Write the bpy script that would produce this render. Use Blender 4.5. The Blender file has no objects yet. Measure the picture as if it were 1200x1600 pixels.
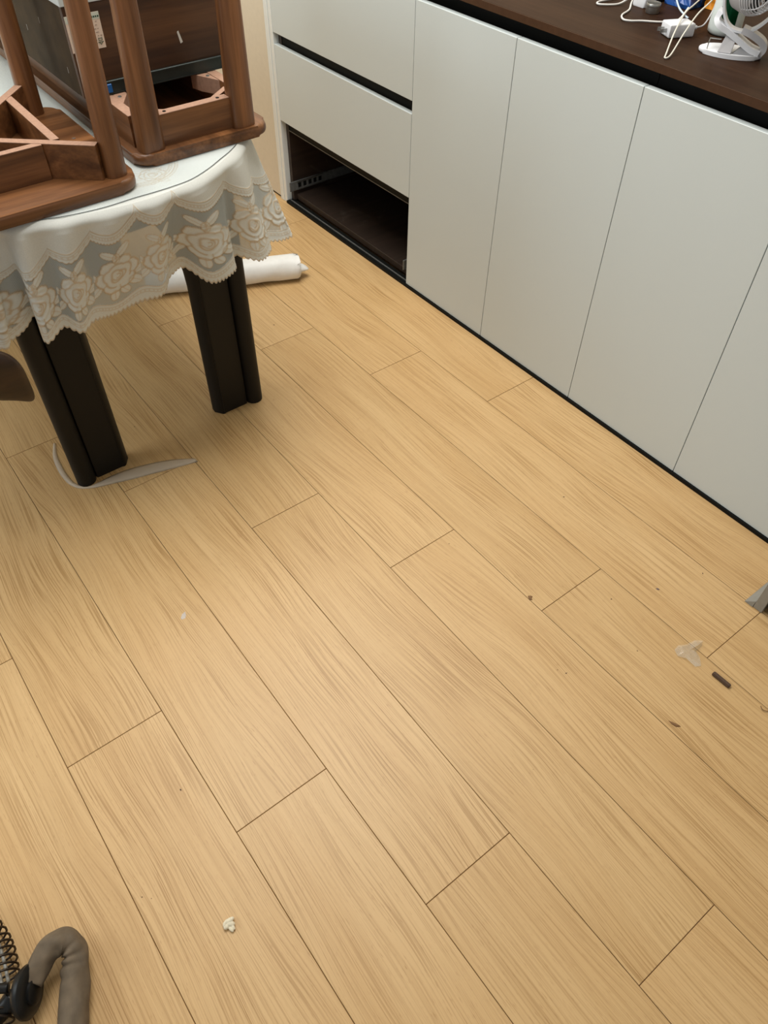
import bpy, bmesh, math, random
import numpy as np
from mathutils import Vector, Matrix
random.seed(7)
# ---------------------------------------------------------------- camera, world, lights, exposure
S = bpy.context.scene
COL = S.collection
cam = bpy.data.objects.new('camera', bpy.data.cameras.new('camera'))
COL.objects.link(cam)
RR = ((0.79402083, -0.60781563, 0.00954389), (-0.44957439, -0.59772484, -0.66378302), (0.40916231, 0.52276685, -0.74786431))
M = Matrix(((RR[0][0], -RR[1][0], -RR[2][0], 0.11404), (RR[0][1], -RR[1][1], -RR[2][1], -0.2903),
            (RR[0][2], -RR[1][2], -RR[2][2], 1.42904), (0, 0, 0, 1)))
cam.matrix_world = M
cam.data.sensor_fit = 'VERTICAL'; cam.data.sensor_height = 36; cam.data.lens = 36 * 1175.5 / 1600
cam.data.clip_start = 0.02
S.camera = cam
w = bpy.data.worlds.new('room_air'); S.world = w; w.use_nodes = True
w.node_tree.nodes['Background'].inputs[0].default_value = (0.96, 0.975, 0.95, 1)
w.node_tree.nodes['Background'].inputs[1].default_value = 0.295
def area(name, loc, target, sx, sy, power, color):
    l = bpy.data.lights.new(name, 'AREA'); l.shape = 'RECTANGLE'; l.size = sx; l.size_y = sy
    l.energy = power; l.color = color
    o = bpy.data.objects.new(name, l); COL.objects.link(o); o.location = loc
    d = Vector(target) - Vector(loc); o.rotation_euler = d.to_track_quat('-Z', 'Y').to_euler()
    return o
area('ceiling_light', (0.96, 1.42, 2.62), (0.96, 1.42, 0), 1.45, 1.45, 43, (1.0, 0.985, 0.95))
area('window_light', (-1.9, 1.9, 1.75), (1.3, 1.7, 0.4), 1.6, 1.4, 22, (0.88, 0.96, 1.0))
S.view_settings.view_transform = 'Standard'; S.view_settings.look = 'None'
S.view_settings.gamma = 1; S.view_settings.use_curve_mapping = False
S.view_settings.exposure = 0.60

# ---------------------------------------------------------------- materials
def srgb(r, g, b):
    f = lambda c: (c / 255 / 12.92) if c / 255 <= 0.04045 else ((c / 255 + 0.055) / 1.055) ** 2.4
    return (f(r), f(g), f(b), 1)
class N:
    def __init__(s, name):
        s.m = bpy.data.materials.new(name); s.m.use_nodes = True; s.t = s.m.node_tree; s.n = s.t.nodes; s.l = s.t.links
        s.b = s.n['Principled BSDF']; s.out = s.n['Material Output']
    def add(s, t, **k):
        n = s.n.new(t)
        for a, v in k.items(): setattr(n, a, v)
        return n
    def link(s, a, b): s.l.new(a, b)
    def coord(s, scale=(1, 1, 1), which='Object', rnd=0):
        c = s.add('ShaderNodeTexCoord'); mp = s.add('ShaderNodeMapping'); mp.inputs['Scale'].default_value = scale
        s.link(c.outputs[which], mp.inputs['Vector'])
        if rnd:
            oi = s.add('ShaderNodeObjectInfo'); mu = s.add('ShaderNodeMath', operation='MULTIPLY'); mu.inputs[1].default_value = rnd
            s.link(oi.outputs['Random'], mu.inputs[0]); cb = s.add('ShaderNodeCombineXYZ')
            for i in range(3): s.link(mu.outputs[0], cb.inputs[i])
            s.link(cb.outputs[0], mp.inputs['Location'])
        return mp.outputs[0]
    def noise(s, vec, scale, detail=3, rough=0.5, dist=0):
        n = s.add('ShaderNodeTexNoise'); n.inputs['Scale'].default_value = scale; n.inputs['Detail'].default_value = detail
        n.inputs['Roughness'].default_value = rough; n.inputs['Distortion'].default_value = dist
        s.link(vec, n.inputs['Vector']); return n.outputs['Fac']
    def ramp(s, fac, stops):
        r = s.add('ShaderNodeValToRGB'); e = r.color_ramp.elements
        while len(e) < len(stops): e.new(0.5)
        for i, (p, c) in enumerate(stops): e[i].position = p; e[i].color = c
        s.link(fac, r.inputs[0]); return r.outputs[0]
    def mix(s, fac, a, b, mode='MIX'):
        m = s.add('ShaderNodeMix', data_type='RGBA', blend_type=mode)
        for sock, v in ((m.inputs[0], fac), (m.inputs[6], a), (m.inputs[7], b)):
            if hasattr(v, 'links') or hasattr(v, 'is_linked'): s.link(v, sock)
            else: sock.default_value = v
        return m.outputs[2]
    def math(s, op, a, b=0.0):
        m = s.add('ShaderNodeMath', operation=op)
        for i, v in ((0, a), (1, b)):
            if hasattr(v, 'is_linked'): s.link(v, m.inputs[i])
            else: m.inputs[i].default_value = v
        return m.outputs[0]
    def bump(s, h, strength, dist=0.001):
        b = s.add('ShaderNodeBump'); b.inputs['Strength'].default_value = strength; b.inputs['Distance'].default_value = dist
        s.link(h, b.inputs['Height']); s.link(b.outputs[0], s.b.inputs['Normal'])
    def set(s, color=None, rough=None, **k):
        if color is not None:
            if hasattr(color, 'is_linked'): s.link(color, s.b.inputs['Base Color'])
            else: s.b.inputs['Base Color'].default_value = color
        if rough is not None: s.b.inputs['Roughness'].default_value = rough
        for a, v in k.items(): s.b.inputs[a.replace('_', ' ')].default_value = v
        return s.m
def plain(name, c, rough=0.5, noise=0.06, nscale=60, **k):
    n = N(name); v = n.coord((1, 1, 1)); f = n.noise(v, nscale, 3)
    a = tuple(x * (1 - noise) for x in c[:3]) + (1,); b = tuple(min(1, x * (1 + noise)) for x in c[:3]) + (1,)
    return n.set(n.ramp(f, [(0.3, a), (0.7, b)]), rough, **k)

def oak():
    n = N('light_oak_laminate')
    v = n.coord((1, 1, 1), rnd=37.0)
    def sc(x, y, src=None):
        mp = n.add('ShaderNodeMapping'); mp.inputs['Scale'].default_value = (x, y, 1); n.link(src or v, mp.inputs['Vector']); return mp.outputs[0]
    # the grain lines follow a slowly drifting field, so that they flow and open into cathedrals
    drift = n.noise(sc(4.2, 1.25), 1.0, 2, 0.45)
    sp = n.add('ShaderNodeSeparateXYZ'); n.link(v, sp.inputs[0])
    xx = n.math('ADD', sp.outputs[0], n.math('MULTIPLY', drift, 0.115))
    cb = n.add('ShaderNodeCombineXYZ'); n.link(xx, cb.inputs[0]); n.link(sp.outputs[1], cb.inputs[1]); fv = cb.outputs[0]
    lines = n.noise(sc(420, 4.5, fv), 1.0, 1.5, 0.5)
    rings = n.noise(sc(95, 0.8, fv), 1.0, 1.5, 0.5)
    pores = n.noise(sc(620, 34, fv), 1.0, 2, 0.7)
    zone = n.noise(sc(13, 1.1), 1.0, 2)
    broad = n.noise(sc(9, 1.6, fv), 1.0, 2)
    base = n.mix(n.ramp(broad, [(0.32, (0, 0, 0, 1)), (0.68, (1, 1, 1, 1))]), (0.553, 0.352, 0.154, 1), (0.600, 0.399, 0.188, 1))
    zm = n.ramp(zone, [(0.35, (0.42, 0.42, 0.42, 1)), (0.62, (1, 1, 1, 1))])
    c = n.mix(n.math('MULTIPLY', zm, 0.90), base, n.mix(1.0, base, n.ramp(lines, [(0.36, (0.66, 0.585, 0.46, 1)), (0.52, (1, 1, 1, 1))]), 'MULTIPLY'))
    c = n.mix(0.36, c, n.mix(1.0, c, n.ramp(rings, [(0.36, (0.80, 0.75, 0.66, 1)), (0.50, (1, 1, 1, 1))]), 'MULTIPLY'))
    c = n.mix(0.6, c, n.ramp(pores, [(0.30, (0.62, 0.52, 0.38, 1)), (0.39, (1, 1, 1, 1))]), 'MULTIPLY')
    oi = n.add('ShaderNodeObjectInfo')
    tint = n.ramp(oi.outputs['Random'], [(0, (0.97, 0.965, 0.95, 1)), (1, (1.03, 1.03, 1.04, 1))])
    c = n.mix(1.0, c, tint, 'MULTIPLY')
    n.bump(lines, 0.12, 0.0005)
    return n.set(c, 0.46)
def walnut(name, axis, dark=1.0, scale=1.0):
    n = N(name)
    s = [150 * scale] * 3; s[axis] = 6 * scale
    s2 = [26 * scale] * 3; s2[axis] = 2.0 * scale
    f = n.noise(n.coord(tuple(s), rnd=9), 1.0, 3, 0.6); g = n.noise(n.coord(tuple(s2), rnd=5), 1.0, 3, 0.5, 0.6)
    a = (0.088 * dark, 0.033 * dark, 0.0105 * dark, 1); b = (0.265 * dark, 0.112 * dark, 0.040 * dark, 1)
    base = n.ramp(g, [(0.3, a), (0.72, b)])
    c = n.mix(0.7, base, n.ramp(f, [(0.33, (0.55, 0.5, 0.45, 1)), (0.6, (1, 1, 1, 1))]), 'MULTIPLY')
    n.bump(f, 0.08, 0.0005)
    return n.set(c, 0.36)
m_oak = oak()
m_wx = walnut('walnut_grain_x', 0); m_wy = walnut('walnut_grain_y', 1); m_wz = walnut('walnut_grain_z', 2, 1.05)
m_raw = plain('sawn_walnut_edge', (0.33, 0.19, 0.125, 1), 0.6, 0.12, 150)
m_gap = plain('plank_joint_brown', (0.15, 0.08, 0.03, 1), 0.9)  # brown sub-floor that shows in the joints between planks
m_white = plain('off_white_cabinet_laminate', (0.565, 0.617, 0.615, 1), 0.42, 0.012, 700)
m_edge = plain('white_edge_band', (0.72, 0.75, 0.73, 1), 0.35, 0.01)
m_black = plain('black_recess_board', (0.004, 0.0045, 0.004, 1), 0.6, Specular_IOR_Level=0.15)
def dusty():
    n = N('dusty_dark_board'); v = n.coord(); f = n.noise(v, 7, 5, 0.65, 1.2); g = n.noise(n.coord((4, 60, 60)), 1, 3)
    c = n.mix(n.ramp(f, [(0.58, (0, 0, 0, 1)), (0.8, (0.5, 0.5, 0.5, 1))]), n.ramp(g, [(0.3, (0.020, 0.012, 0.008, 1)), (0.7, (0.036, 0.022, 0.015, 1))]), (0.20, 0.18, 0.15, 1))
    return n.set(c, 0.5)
m_dusty = dusty()
def counter():
    n = N('dark_brown_wood_worktop'); f = n.noise(n.coord((90, 5, 90)), 1, 3, 0.6); g = n.noise(n.coord((12, 1.5, 12)), 1, 2)
    c = n.ramp(g, [(0.3, (0.026, 0.012, 0.0065, 1)), (0.7, (0.043, 0.0215, 0.0115, 1))])
    c = n.mix(0.6, c, n.ramp(f, [(0.35, (0.6, 0.55, 0.5, 1)), (0.6, (1, 1, 1, 1))]), 'MULTIPLY')
    return n.set(c, 0.45, Specular_IOR_Level=0.04)
m_counter = counter()
m_cedge = plain('brown_worktop_edge_band', (0.058, 0.027, 0.013, 1), 0.5, 0.1, Specular_IOR_Level=0.2)
m_metal = plain('zinc_plated_metal', (0.42, 0.42, 0.40, 1), 0.32, Metallic=0.9)
m_dmetal = plain('dark_slide_metal', (0.035, 0.045, 0.042, 1), 0.35, Metallic=0.5)
m_slide = plain('worn_grey_slide_metal', (0.16, 0.165, 0.16, 1), 0.45, 0.2, 80, Metallic=0.3)
m_leg = plain('black_leatherette', (0.0052, 0.0042, 0.003, 1), 0.5, 0.15, 900, Specular_IOR_Level=0.25)
m_wall = plain('warm_beige_wall', (0.66, 0.585, 0.455, 1), 0.8, 0.02)
m_ceil = plain('white_ceiling_paint', (0.8, 0.8, 0.78, 1), 0.9)
m_plastic = plain('white_plastic', (0.72, 0.73, 0.76, 1), 0.3, 0.01)
m_gplastic = plain('pale_grey_plastic', (0.50, 0.49, 0.50, 1), 0.35, 0.02)
m_bplastic = plain('black_plastic', (0.007, 0.007, 0.007, 1), 0.4, Specular_IOR_Level=0.3)
m_cord = plain('white_cable_rubber', (0.66, 0.65, 0.62, 1), 0.45, 0.01)
m_foam = plain('olive_grey_sleeve', (0.125, 0.092, 0.058, 1), 0.8, 0.22, 45)
m_wire = plain('dark_brown_wire', (0.035, 0.024, 0.016, 1), 0.3, 0.2, Metallic=0.6)
m_grey = plain('grey_painted_steel', (0.25, 0.24, 0.21, 1), 0.4, 0.05)
m_roll = plain('white_foam_film', (0.78, 0.77, 0.73, 1), 0.5, 0.03)
m_gum = plain('chalky_white_paste', (0.70, 0.63, 0.47, 1), 0.7, 0.1, 400)
m_brown = plain('brown_chip', (0.075, 0.04, 0.022, 1), 0.6, 0.2, 300)
m_flake = plain('tan_flake', (0.20, 0.10, 0.035, 1), 0.7, 0.2, 300)
m_green = plain('green_label', (0.0, 0.16, 0.055, 1), 0.5)
m_orange = plain('orange_crinkled_foil', (0.85, 0.30, 0.02, 1), 0.3, 0.3, 40)
m_blue = plain('blue_packet', (0.012, 0.075, 0.30, 1), 0.3)
m_olive = plain('olive_beige_card', (0.30, 0.30, 0.17, 1), 0.6)
m_bluecap = plain('blue_plastic_tab', (0.0, 0.10, 0.35, 1), 0.4)
m_paper = plain('cream_sticker_paper', (0.74, 0.60, 0.48, 1), 0.7, 0.03)
m_paper2 = plain('pale_green_sticker_band', (0.60, 0.64, 0.55, 1), 0.7, 0.03)
m_ink = plain('dark_green_ink', (0.03, 0.085, 0.05, 1), 0.7)
m_ink2 = plain('faded_grey_ink', (0.33, 0.25, 0.2, 1), 0.7)
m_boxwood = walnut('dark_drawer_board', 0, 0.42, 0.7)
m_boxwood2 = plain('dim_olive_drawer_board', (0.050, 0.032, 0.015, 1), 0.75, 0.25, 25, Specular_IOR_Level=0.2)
m_scuff = plain('pale_scuff', (0.6, 0.58, 0.53, 1), 0.7)
def clear(name, col, mixf, rough=0.1):
    n = N(name); t = n.add('ShaderNodeBsdfTransparent'); t.inputs[0].default_value = (0.97, 0.98, 0.98, 1)
    n.set(col, rough); mx = n.add('ShaderNodeMixShader'); mx.inputs[0].default_value = mixf
    n.link(t.outputs[0], mx.inputs[1]); n.link(n.b.outputs[0], mx.inputs[2]); n.link(mx.outputs[0], n.out.inputs[0]); return n.m
m_pvc = clear('clear_soft_pvc', (0.90, 0.96, 0.98, 1), 0.14, 0.16)
m_film = clear('milky_clear_film', (0.88, 0.80, 0.68, 1), 0.50, 0.3)
m_crumple = clear('clear_crumpled_plastic', (0.9, 0.87, 0.80, 1), 0.20, 0.06)
m_smudge = clear('white_dust_smudge', (0.8, 0.76, 0.72, 1), 0.38, 0.9)
m_pvcedge = plain('dark_pvc_edge_line', (0.06, 0.07, 0.07, 1), 0.4)
def lace():
    n = N('ivory_lace_cloth')
    co = n.add('ShaderNodeAttribute', attribute_name='cord'); op = n.add('ShaderNodeAttribute', attribute_name='solid')
    uv = n.add('ShaderNodeAttribute', attribute_name='sd')
    sx = n.add('ShaderNodeSeparateXYZ'); n.link(uv.outputs['Vector'], sx.inputs[0])
    k = 2 * math.pi / 0.0030
    a = n.math('SINE', n.math('MULTIPLY', sx.outputs[0], k)); b = n.math('SINE', n.math('MULTIPLY', sx.outputs[1], k))
    net = n.math('MULTIPLY_ADD', n.math('MULTIPLY', a, b), 0.38)   # fine net of the tulle
    net.node.inputs[2].default_value = 0.80
    # solid: 1 = cloth, 0.5 = net, 0 = cut away
    isnet = n.math('LESS_THAN', op.outputs['Fac'], 0.75); cut = n.math('GREATER_THAN', op.outputs['Fac'], 0.25)
    al = n.math('ADD', n.math('MULTIPLY', isnet, net), n.math('MULTIPLY', n.math('SUBTRACT', 1.0, isnet), 0.97))
    al = n.math('MULTIPLY', al, cut)
    v = n.coord(); f = n.noise(v, 500, 2)
    c = n.mix(co.outputs['Fac'], n.mix(isnet, n.ramp(f, [(0.3, (0.70, 0.72, 0.68, 1)), (0.7, (0.76, 0.78, 0.74, 1))]), (0.50, 0.54, 0.53, 1)), (0.56, 0.42, 0.25, 1))
    n.set(c, 0.75)
    tr = n.add('ShaderNodeBsdfTranslucent'); n.link(c, tr.inputs[0])
    mx = n.add('ShaderNodeMixShader'); mx.inputs[0].default_value = 0.22; n.link(n.b.outputs[0], mx.inputs[1]); n.link(tr.outputs[0], mx.inputs[2])
    tp = n.add('ShaderNodeBsdfTransparent'); m2 = n.add('ShaderNodeMixShader'); n.link(al, m2.inputs[0])
    n.link(tp.outputs[0], m2.inputs[1]); n.link(mx.outputs[0], m2.inputs[2]); n.link(m2.outputs[0], n.out.inputs[0])
    return n.m
m_lace = lace()

# ---------------------------------------------------------------- mesh helpers
def box(bm, x0, x1, y0, y1, z0, z1, bev=0.0, seg=1):
    r = bmesh.ops.create_cube(bm, size=1.0); vs = r['verts']
    for v in vs: v.co = Vector(((x0 + x1) / 2 + v.co.x * (x1 - x0), (y0 + y1) / 2 + v.co.y * (y1 - y0), (z0 + z1) / 2 + v.co.z * (z1 - z0)))
    if bev > 0:
        es = list({e for v in vs for e in v.link_edges})
        bmesh.ops.bevel(bm, geom=es, offset=bev, segments=seg, affect='EDGES', profile=0.5)
def prism(bm, pts, z0, z1, bev=0.0, seg=2):
    """pts: outline in x, y"""
    lo = [bm.verts.new((p[0], p[1], z0)) for p in pts]; hi = [bm.verts.new((p[0], p[1], z1)) for p in pts]
    f0 = bm.faces.new(lo[::-1]); f1 = bm.faces.new(hi)
    n = len(pts)
    for i in range(n): bm.faces.new((lo[i], lo[(i + 1) % n], hi[(i + 1) % n], hi[i]))
    if bev > 0:
        es = list(f0.edges) + list(f1.edges)
        bmesh.ops.bevel(bm, geom=es, offset=bev, segments=seg, affect='EDGES', profile=0.5)
def tube(bm, pts, rad, n=10, closed=False, caps=True, flat=1.0):
    pts = [Vector(p) for p in pts]; N_ = len(pts)
    rads = rad if isinstance(rad, (list, tuple)) else [rad] * N_
    rings = []; up = None
    for i in range(N_):
        if closed: t = pts[(i + 1) % N_] - pts[i - 1]
        else: t = pts[min(i + 1, N_ - 1)] - pts[max(i - 1, 0)]
        t.normalize()
        if up is None:
            up = Vector((0, 0, 1)) if abs(t.z) < 0.9 else Vector((1, 0, 0))
        a = t.cross(up).normalized(); up = a.cross(t).normalized()
        rings.append([bm.verts.new(pts[i] + (a * math.cos(2 * math.pi * j / n) + up * flat * math.sin(2 * math.pi * j / n)) * rads[i]) for j in range(n)])
    for i in range(N_ if closed else N_ - 1):
        A = rings[i]; B = rings[(i + 1) % N_]
        for j in range(n): bm.faces.new((A[j], A[(j + 1) % n], B[(j + 1) % n], B[j]))
    if caps and not closed:
        bm.faces.new(rings[0][::-1]); bm.faces.new(rings[-1])
def lathe(bm, prof, n=32, c=(0, 0, 0)):
    rings = [[bm.verts.new((c[0] + r * math.cos(2 * math.pi * j / n), c[1] + r * math.sin(2 * math.pi * j / n), c[2] + z)) for j in range(n)] for r, z in prof]
    for A, B in zip(rings, rings[1:]):
        for j in range(n): bm.faces.new((A[j], A[(j + 1) % n], B[(j + 1) % n], B[j]))
    bm.faces.new(rings[0][::-1]); bm.faces.new(rings[-1])
def crom(P, n=8, closed=False):
    P = [Vector(p) for p in P]; out = []; L = len(P)
    for i in range(L if closed else L - 1):
        g = (lambda k: P[k % L]) if closed else (lambda k: P[max(0, min(L - 1, k))])
        p0, p1, p2, p3 = g(i - 1), g(i), g(i + 1), g(i + 2)
        for k in range(n):
            t = k / n
            out.append(0.5 * ((2 * p1) + (p2 - p0) * t + (2 * p0 - 5 * p1 + 4 * p2 - p3) * t * t + (-p0 + 3 * p1 - 3 * p2 + p3) * t ** 3))
    if not closed: out.append(P[-1])
    return out
def root(name, loc, label, cat, group=None):
    o = bpy.data.objects.new(name, None); COL.objects.link(o); o.location = loc; o.empty_display_size = 0.05
    o['label'] = label; o['category'] = cat
    if group: o['group'] = group
    return o
def link(name, bm, mat, parent=None, smooth=False, label=None, origin=None, cat=None, group=None, kind=None, autos=None):
    """bm is in world coordinates; origin: where the object's own origin goes"""
    bmesh.ops.recalc_face_normals(bm, faces=bm.faces)
    me = bpy.data.meshes.new(name); 
    base = Vector((0, 0, 0))
    p = parent; 
    while p is not None: base += p.location; p = p.parent
    if origin is None:
        if parent is None:
            cs = [v.co for v in bm.verts]; origin = Vector((sum(c.x for c in cs) / len(cs), sum(c.y for c in cs) / len(cs), min(c.z for c in cs)))
        else: origin = base
    origin = Vector(origin)
    bmesh.ops.translate(bm, verts=bm.verts, vec=-origin)
    bm.to_mesh(me); bm.free()
    if smooth:
        for f in me.polygons: f.use_smooth = True
        if autos: me.set_sharp_from_angle(angle=math.radians(autos))
    for mm in (mat if isinstance(mat, (list, tuple)) else [mat]): me.materials.append(mm)
    o = bpy.data.objects.new(name, me); COL.objects.link(o)
    o.location = origin - base
    if parent is not None: o.parent = parent
    if label: o['label'] = label
    if cat: o['category'] = cat
    if group: o['group'] = group
    if kind: o['kind'] = kind
    return o
def mk(f, *a, **k):
    bm = bmesh.new(); f(bm, *a, **k); return bm

# ---------------------------------------------------------------- floor: every plank is a piece
fl = link('floor', mk(box, -2.4, 2.2, -2.2, 3.4, -0.05, -0.0018), m_gap, kind='structure', origin=(0, 0, 0))
PL, PW, G = 1.2271, 0.2, 0.00065
bm = bmesh.new(); box(bm, -PW / 2 + G, PW / 2 - G, -PL / 2 + G, PL / 2 - G, -0.012, 0.0, 0.0006)
pm = bpy.data.meshes.new('plank')
bm.to_mesh(pm); bm.free(); pm.materials.append(m_oak)
for i in range(-9, 8):
    for k in range(-6, 4):
        y = 1.7778 - 0.3049 * i + k * PL
        if y < -1.9 or y > 3.2: continue
        if y + PL > 3.295:                       # cut short at the back wall
            bm = bmesh.new(); box(bm, -PW / 2 + G, PW / 2 - G, y + G, 3.295, -0.012, 0.0, 0.0006)
            m2_ = bpy.data.meshes.new('plank'); bm.to_mesh(m2_); bm.free(); m2_.materials.append(m_oak)
            o = bpy.data.objects.new('plank', m2_); COL.objects.link(o); o.parent = fl; o.location = ((i + 0.5) * PW, 0, 0)
            continue
        o = bpy.data.objects.new('plank', pm); COL.objects.link(o); o.parent = fl; o.location = ((i + 0.5) * PW, y + PL / 2, 0)

# ---------------------------------------------------------------- walls and ceiling
link('wall_right', mk(box, 2.16, 2.22, -2.2, 3.4, 0.0, 2.7), m_wall, kind='structure')
link('wall_back', mk(box, -2.4, 2.16, 3.3, 3.36, 0.0, 2.7), m_wall, kind='structure')
link('ceiling', mk(box, -2.4, 2.16, -1.2, 3.3, 2.7, 2.74), m_ceil, kind='structure')
pier = link('wall_pier', mk(box, 1.5955, 2.155, 2.2985, 3.295, 0.008, 2.69), m_wall, kind='structure')
link('pier_gap_shade', mk(box, 1.600, 2.15, 2.300, 3.29, 0.0, 0.0078), m_black, kind='structure')  # black strip put in for the shade in the gap under the pier

# ---------------------------------------------------------------- base cabinets
XF = 1.5931; XT = 0.018; ZB = 0.0105; ZT = 0.8470
Y = [1.4961, 1.1156, 0.7351, 0.3546, -0.0259]
def door(parent, y0, y1, z0, z1, name='door', dz=0.0):
    bm = mk(box, XF, XF + XT, y0 + 0.0009, y1 - 0.0009, z0 + dz, z1 + dz, 0.0007)
    return link(name, bm, m_white, parent)
def cabinet(y0, y1, label, nd=2):
    r = root('base_cabinet', (XF + 0.28, (y0 + y1) / 2, 0), label, 'cabinet')
    bm = bmesh.new(); box(bm, XF + XT + 0.002, 2.15, y0 + 0.0008, y1 - 0.0008, 0.012, 0.80)
    link('body', bm, m_black, r)
    link('handle_channel', mk(box, XF + 0.045, 2.15, y0 + 0.0008, y1 - 0.0008, 0.801, 0.8775), m_black, r)
    link('toe_strip', mk(box, 1.5880, 1.62, y0 + 0.0005, y1 - 0.0005, 0.0002, 0.0100), m_black, r)
    w_ = (y1 - y0) / nd
    for i in range(nd): door(r, y0 + i * w_, y0 + (i + 1) * w_, ZB, ZT)
    return r
cabinet(Y[2], Y[0], 'white two-door base cabinet next to the drawer stack under the dark worktop')
cabinet(Y[4], Y[2], 'white two-door base cabinet below the small white fan, at the right edge')
YL = 2.2510
dc = root('drawer_cabinet', (XF + 0.28, (Y[0] + YL) / 2, 0), 'white drawer stack whose bottom drawer is missing, showing its dark inside', 'cabinet')
link('side_panel', mk(box, XF + XT + 0.002, 2.15, YL - 0.020, YL - 0.002, 0.012, 0.84), m_dusty, dc, label='dusty dark side board of the open bay')
link('side_panel', mk(box, XF + XT + 0.002, 2.15, Y[0] + 0.0012, Y[0] + 0.018, 0.012, 0.84), m_black, dc)
link('back_panel', mk(box, 2.10, 2.118, Y[0] + 0.019, YL - 0.021, 0.012, 0.84), m_black, dc)
link('bottom_board', mk(box, XF + 0.034, 2.099, Y[0] + 0.019, YL - 0.021, 0.012, 0.034, 0.001), m_dusty, dc, label='dusty dark bottom board of the open bay')
link('rail', mk(box, XF + 0.022, XF + 0.060, Y[0] + 0.019, YL - 0.021, 0.275, 0.318), m_black, dc)
link('rail', mk(box, XF + 0.022, XF + 0.060, Y[0] + 0.019, YL - 0.021, 0.53, 0.60), m_black, dc)
link('rail_edge', mk(box, XF + 0.020, XF + 0.0215, Y[0] + 0.019, YL - 0.021, 0.276, 0.2785), m_slide, dc)
link('handle_channel', mk(box, XF + 0.045, 2.15, Y[0] + 0.019, YL - 0.021, 0.841, 0.8775), m_black, dc)
link('toe_strip', mk(box, 1.5880, 1.622, Y[0] + 0.0005, YL - 0.0005, 0.0002, 0.0100), m_black, dc)
link('track', mk(box, 1.6015, 1.6045, Y[0] + 0.004, YL - 0.004, 0.0102, 0.0135), m_slide, dc, label='thin bright metal line along the bay floor')
def drawer(z0, z1):
    d = link('drawer', mk(box, XF, XF + XT, Y[0] + 0.0009, YL - 0.0012, z0, z1, 0.0007), m_white, dc)
    bm = bmesh.new(); box(bm, XF + XT + 0.0005, 2.05, Y[0] + 0.03, YL - 0.032, z0 + 0.03, z1 - 0.055)
    link('drawer_box', bm, m_black, d)
drawer(0.5970, ZT); drawer(0.3120, 0.5610)
def slide(ys, sgn):
    s = link('drawer_slide', mk(box, XF + 0.002, 2.02, min(ys, ys + sgn * 0.004), max(ys, ys + sgn * 0.004), 0.050, 0.086, 0.001), m_slide, dc, label='grey slotted metal drawer slide')
    for k in range(5):
        x0 = XF + 0.040 + k * 0.024; a = ys + sgn * 0.0041; b = ys + sgn * 0.0052
        link('slot', mk(box, x0, x0 + 0.013, min(a, b), max(a, b), 0.060, 0.077), m_black, s)
    a = ys + sgn * 0.0041; b = ys + sgn * 0.0060
    link('rim', mk(box, XF + 0.035, XF + 0.17, min(a, b), max(a, b), 0.0805, 0.0855), m_metal, s)
    link('rim', mk(box, XF + 0.035, XF + 0.17, min(a, b), max(a, b), 0.0505, 0.0545), m_metal, s)
slide(YL - 0.0201, -1); slide(Y[0] + 0.0181, 1)
link('end_panel', mk(box, XF - 0.0005, 2.15, YL + 0.0005, YL + 0.0195, 0.0005, 0.877, 0.0008), m_edge, dc)
ep = link('tall_end_panel', mk(box, XF - 0.002, 2.155, YL + 0.0215, YL + 0.0455, 0.0005, 2.3, 0.0008), m_edge)
ep['label'] = 'tall narrow white panel edge between the beige wall and the drawers'; ep['category'] = 'panel'
wt = root('worktop', (1.88, 1.1, 0.878), 'long dark brown wooden worktop lying on the white cabinets', 'worktop')
link('slab', mk(box, 1.5985, 2.158, Y[4] - 0.02, YL + 0.0195, 0.8785, 0.8950, 0.0006), m_counter, wt)
link('edge_band', mk(box, 1.5965, 1.5983, Y[4] - 0.02, YL + 0.0195, 0.8785, 0.8946), m_cedge, wt, label='lighter brown front edge band')

# ---------------------------------------------------------------- dining table
TE = [(0.292, 1.36), (0.296, 1.25), (0.318, 1.175), (0.361, 1.128), (0.400, 1.108), (0.437, 1.096), (0.479, 1.084), (0.523, 1.075), (0.566, 1.069), (0.610, 1.068), (0.653, 1.073),
      (0.698, 1.083), (0.746, 1.101), (0.786, 1.122), (0.832, 1.152), (0.870, 1.186), (0.900, 1.225), (0.918, 1.28), (0.925, 1.36)]
YM = 1.76
full = TE + [(x, 2 * YM - y) for x, y in TE[::-1]]
outline = [(p.x, p.y) for p in crom([(x, y, 0) for x, y in full], 6, True)]
cen = Vector((0.61, YM))
def inset(pts, d):
    out = []; n = len(pts)
    for i in range(n):
        t = Vector(pts[(i + 1) % n]) - Vector(pts[i - 1]); t.normalize(); nn = Vector((t.y, -t.x))
        if nn.dot(Vector(pts[i]) - cen) > 0: nn = -nn
        out.append(tuple(Vector(pts[i]) + nn * d))
    return out
tb = root('dining_table', (0.61, YM, 0), 'oval dining table with four broad black padded legs under a lace cloth', 'table')
link('tabletop', mk(prism, inset(outline, 0.012), 0.715, 0.7545, 0.006), m_wx, tb)
link('apron', mk(prism, inset(outline, 0.10), 0.655, 0.7145), m_leg, tb)
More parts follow.
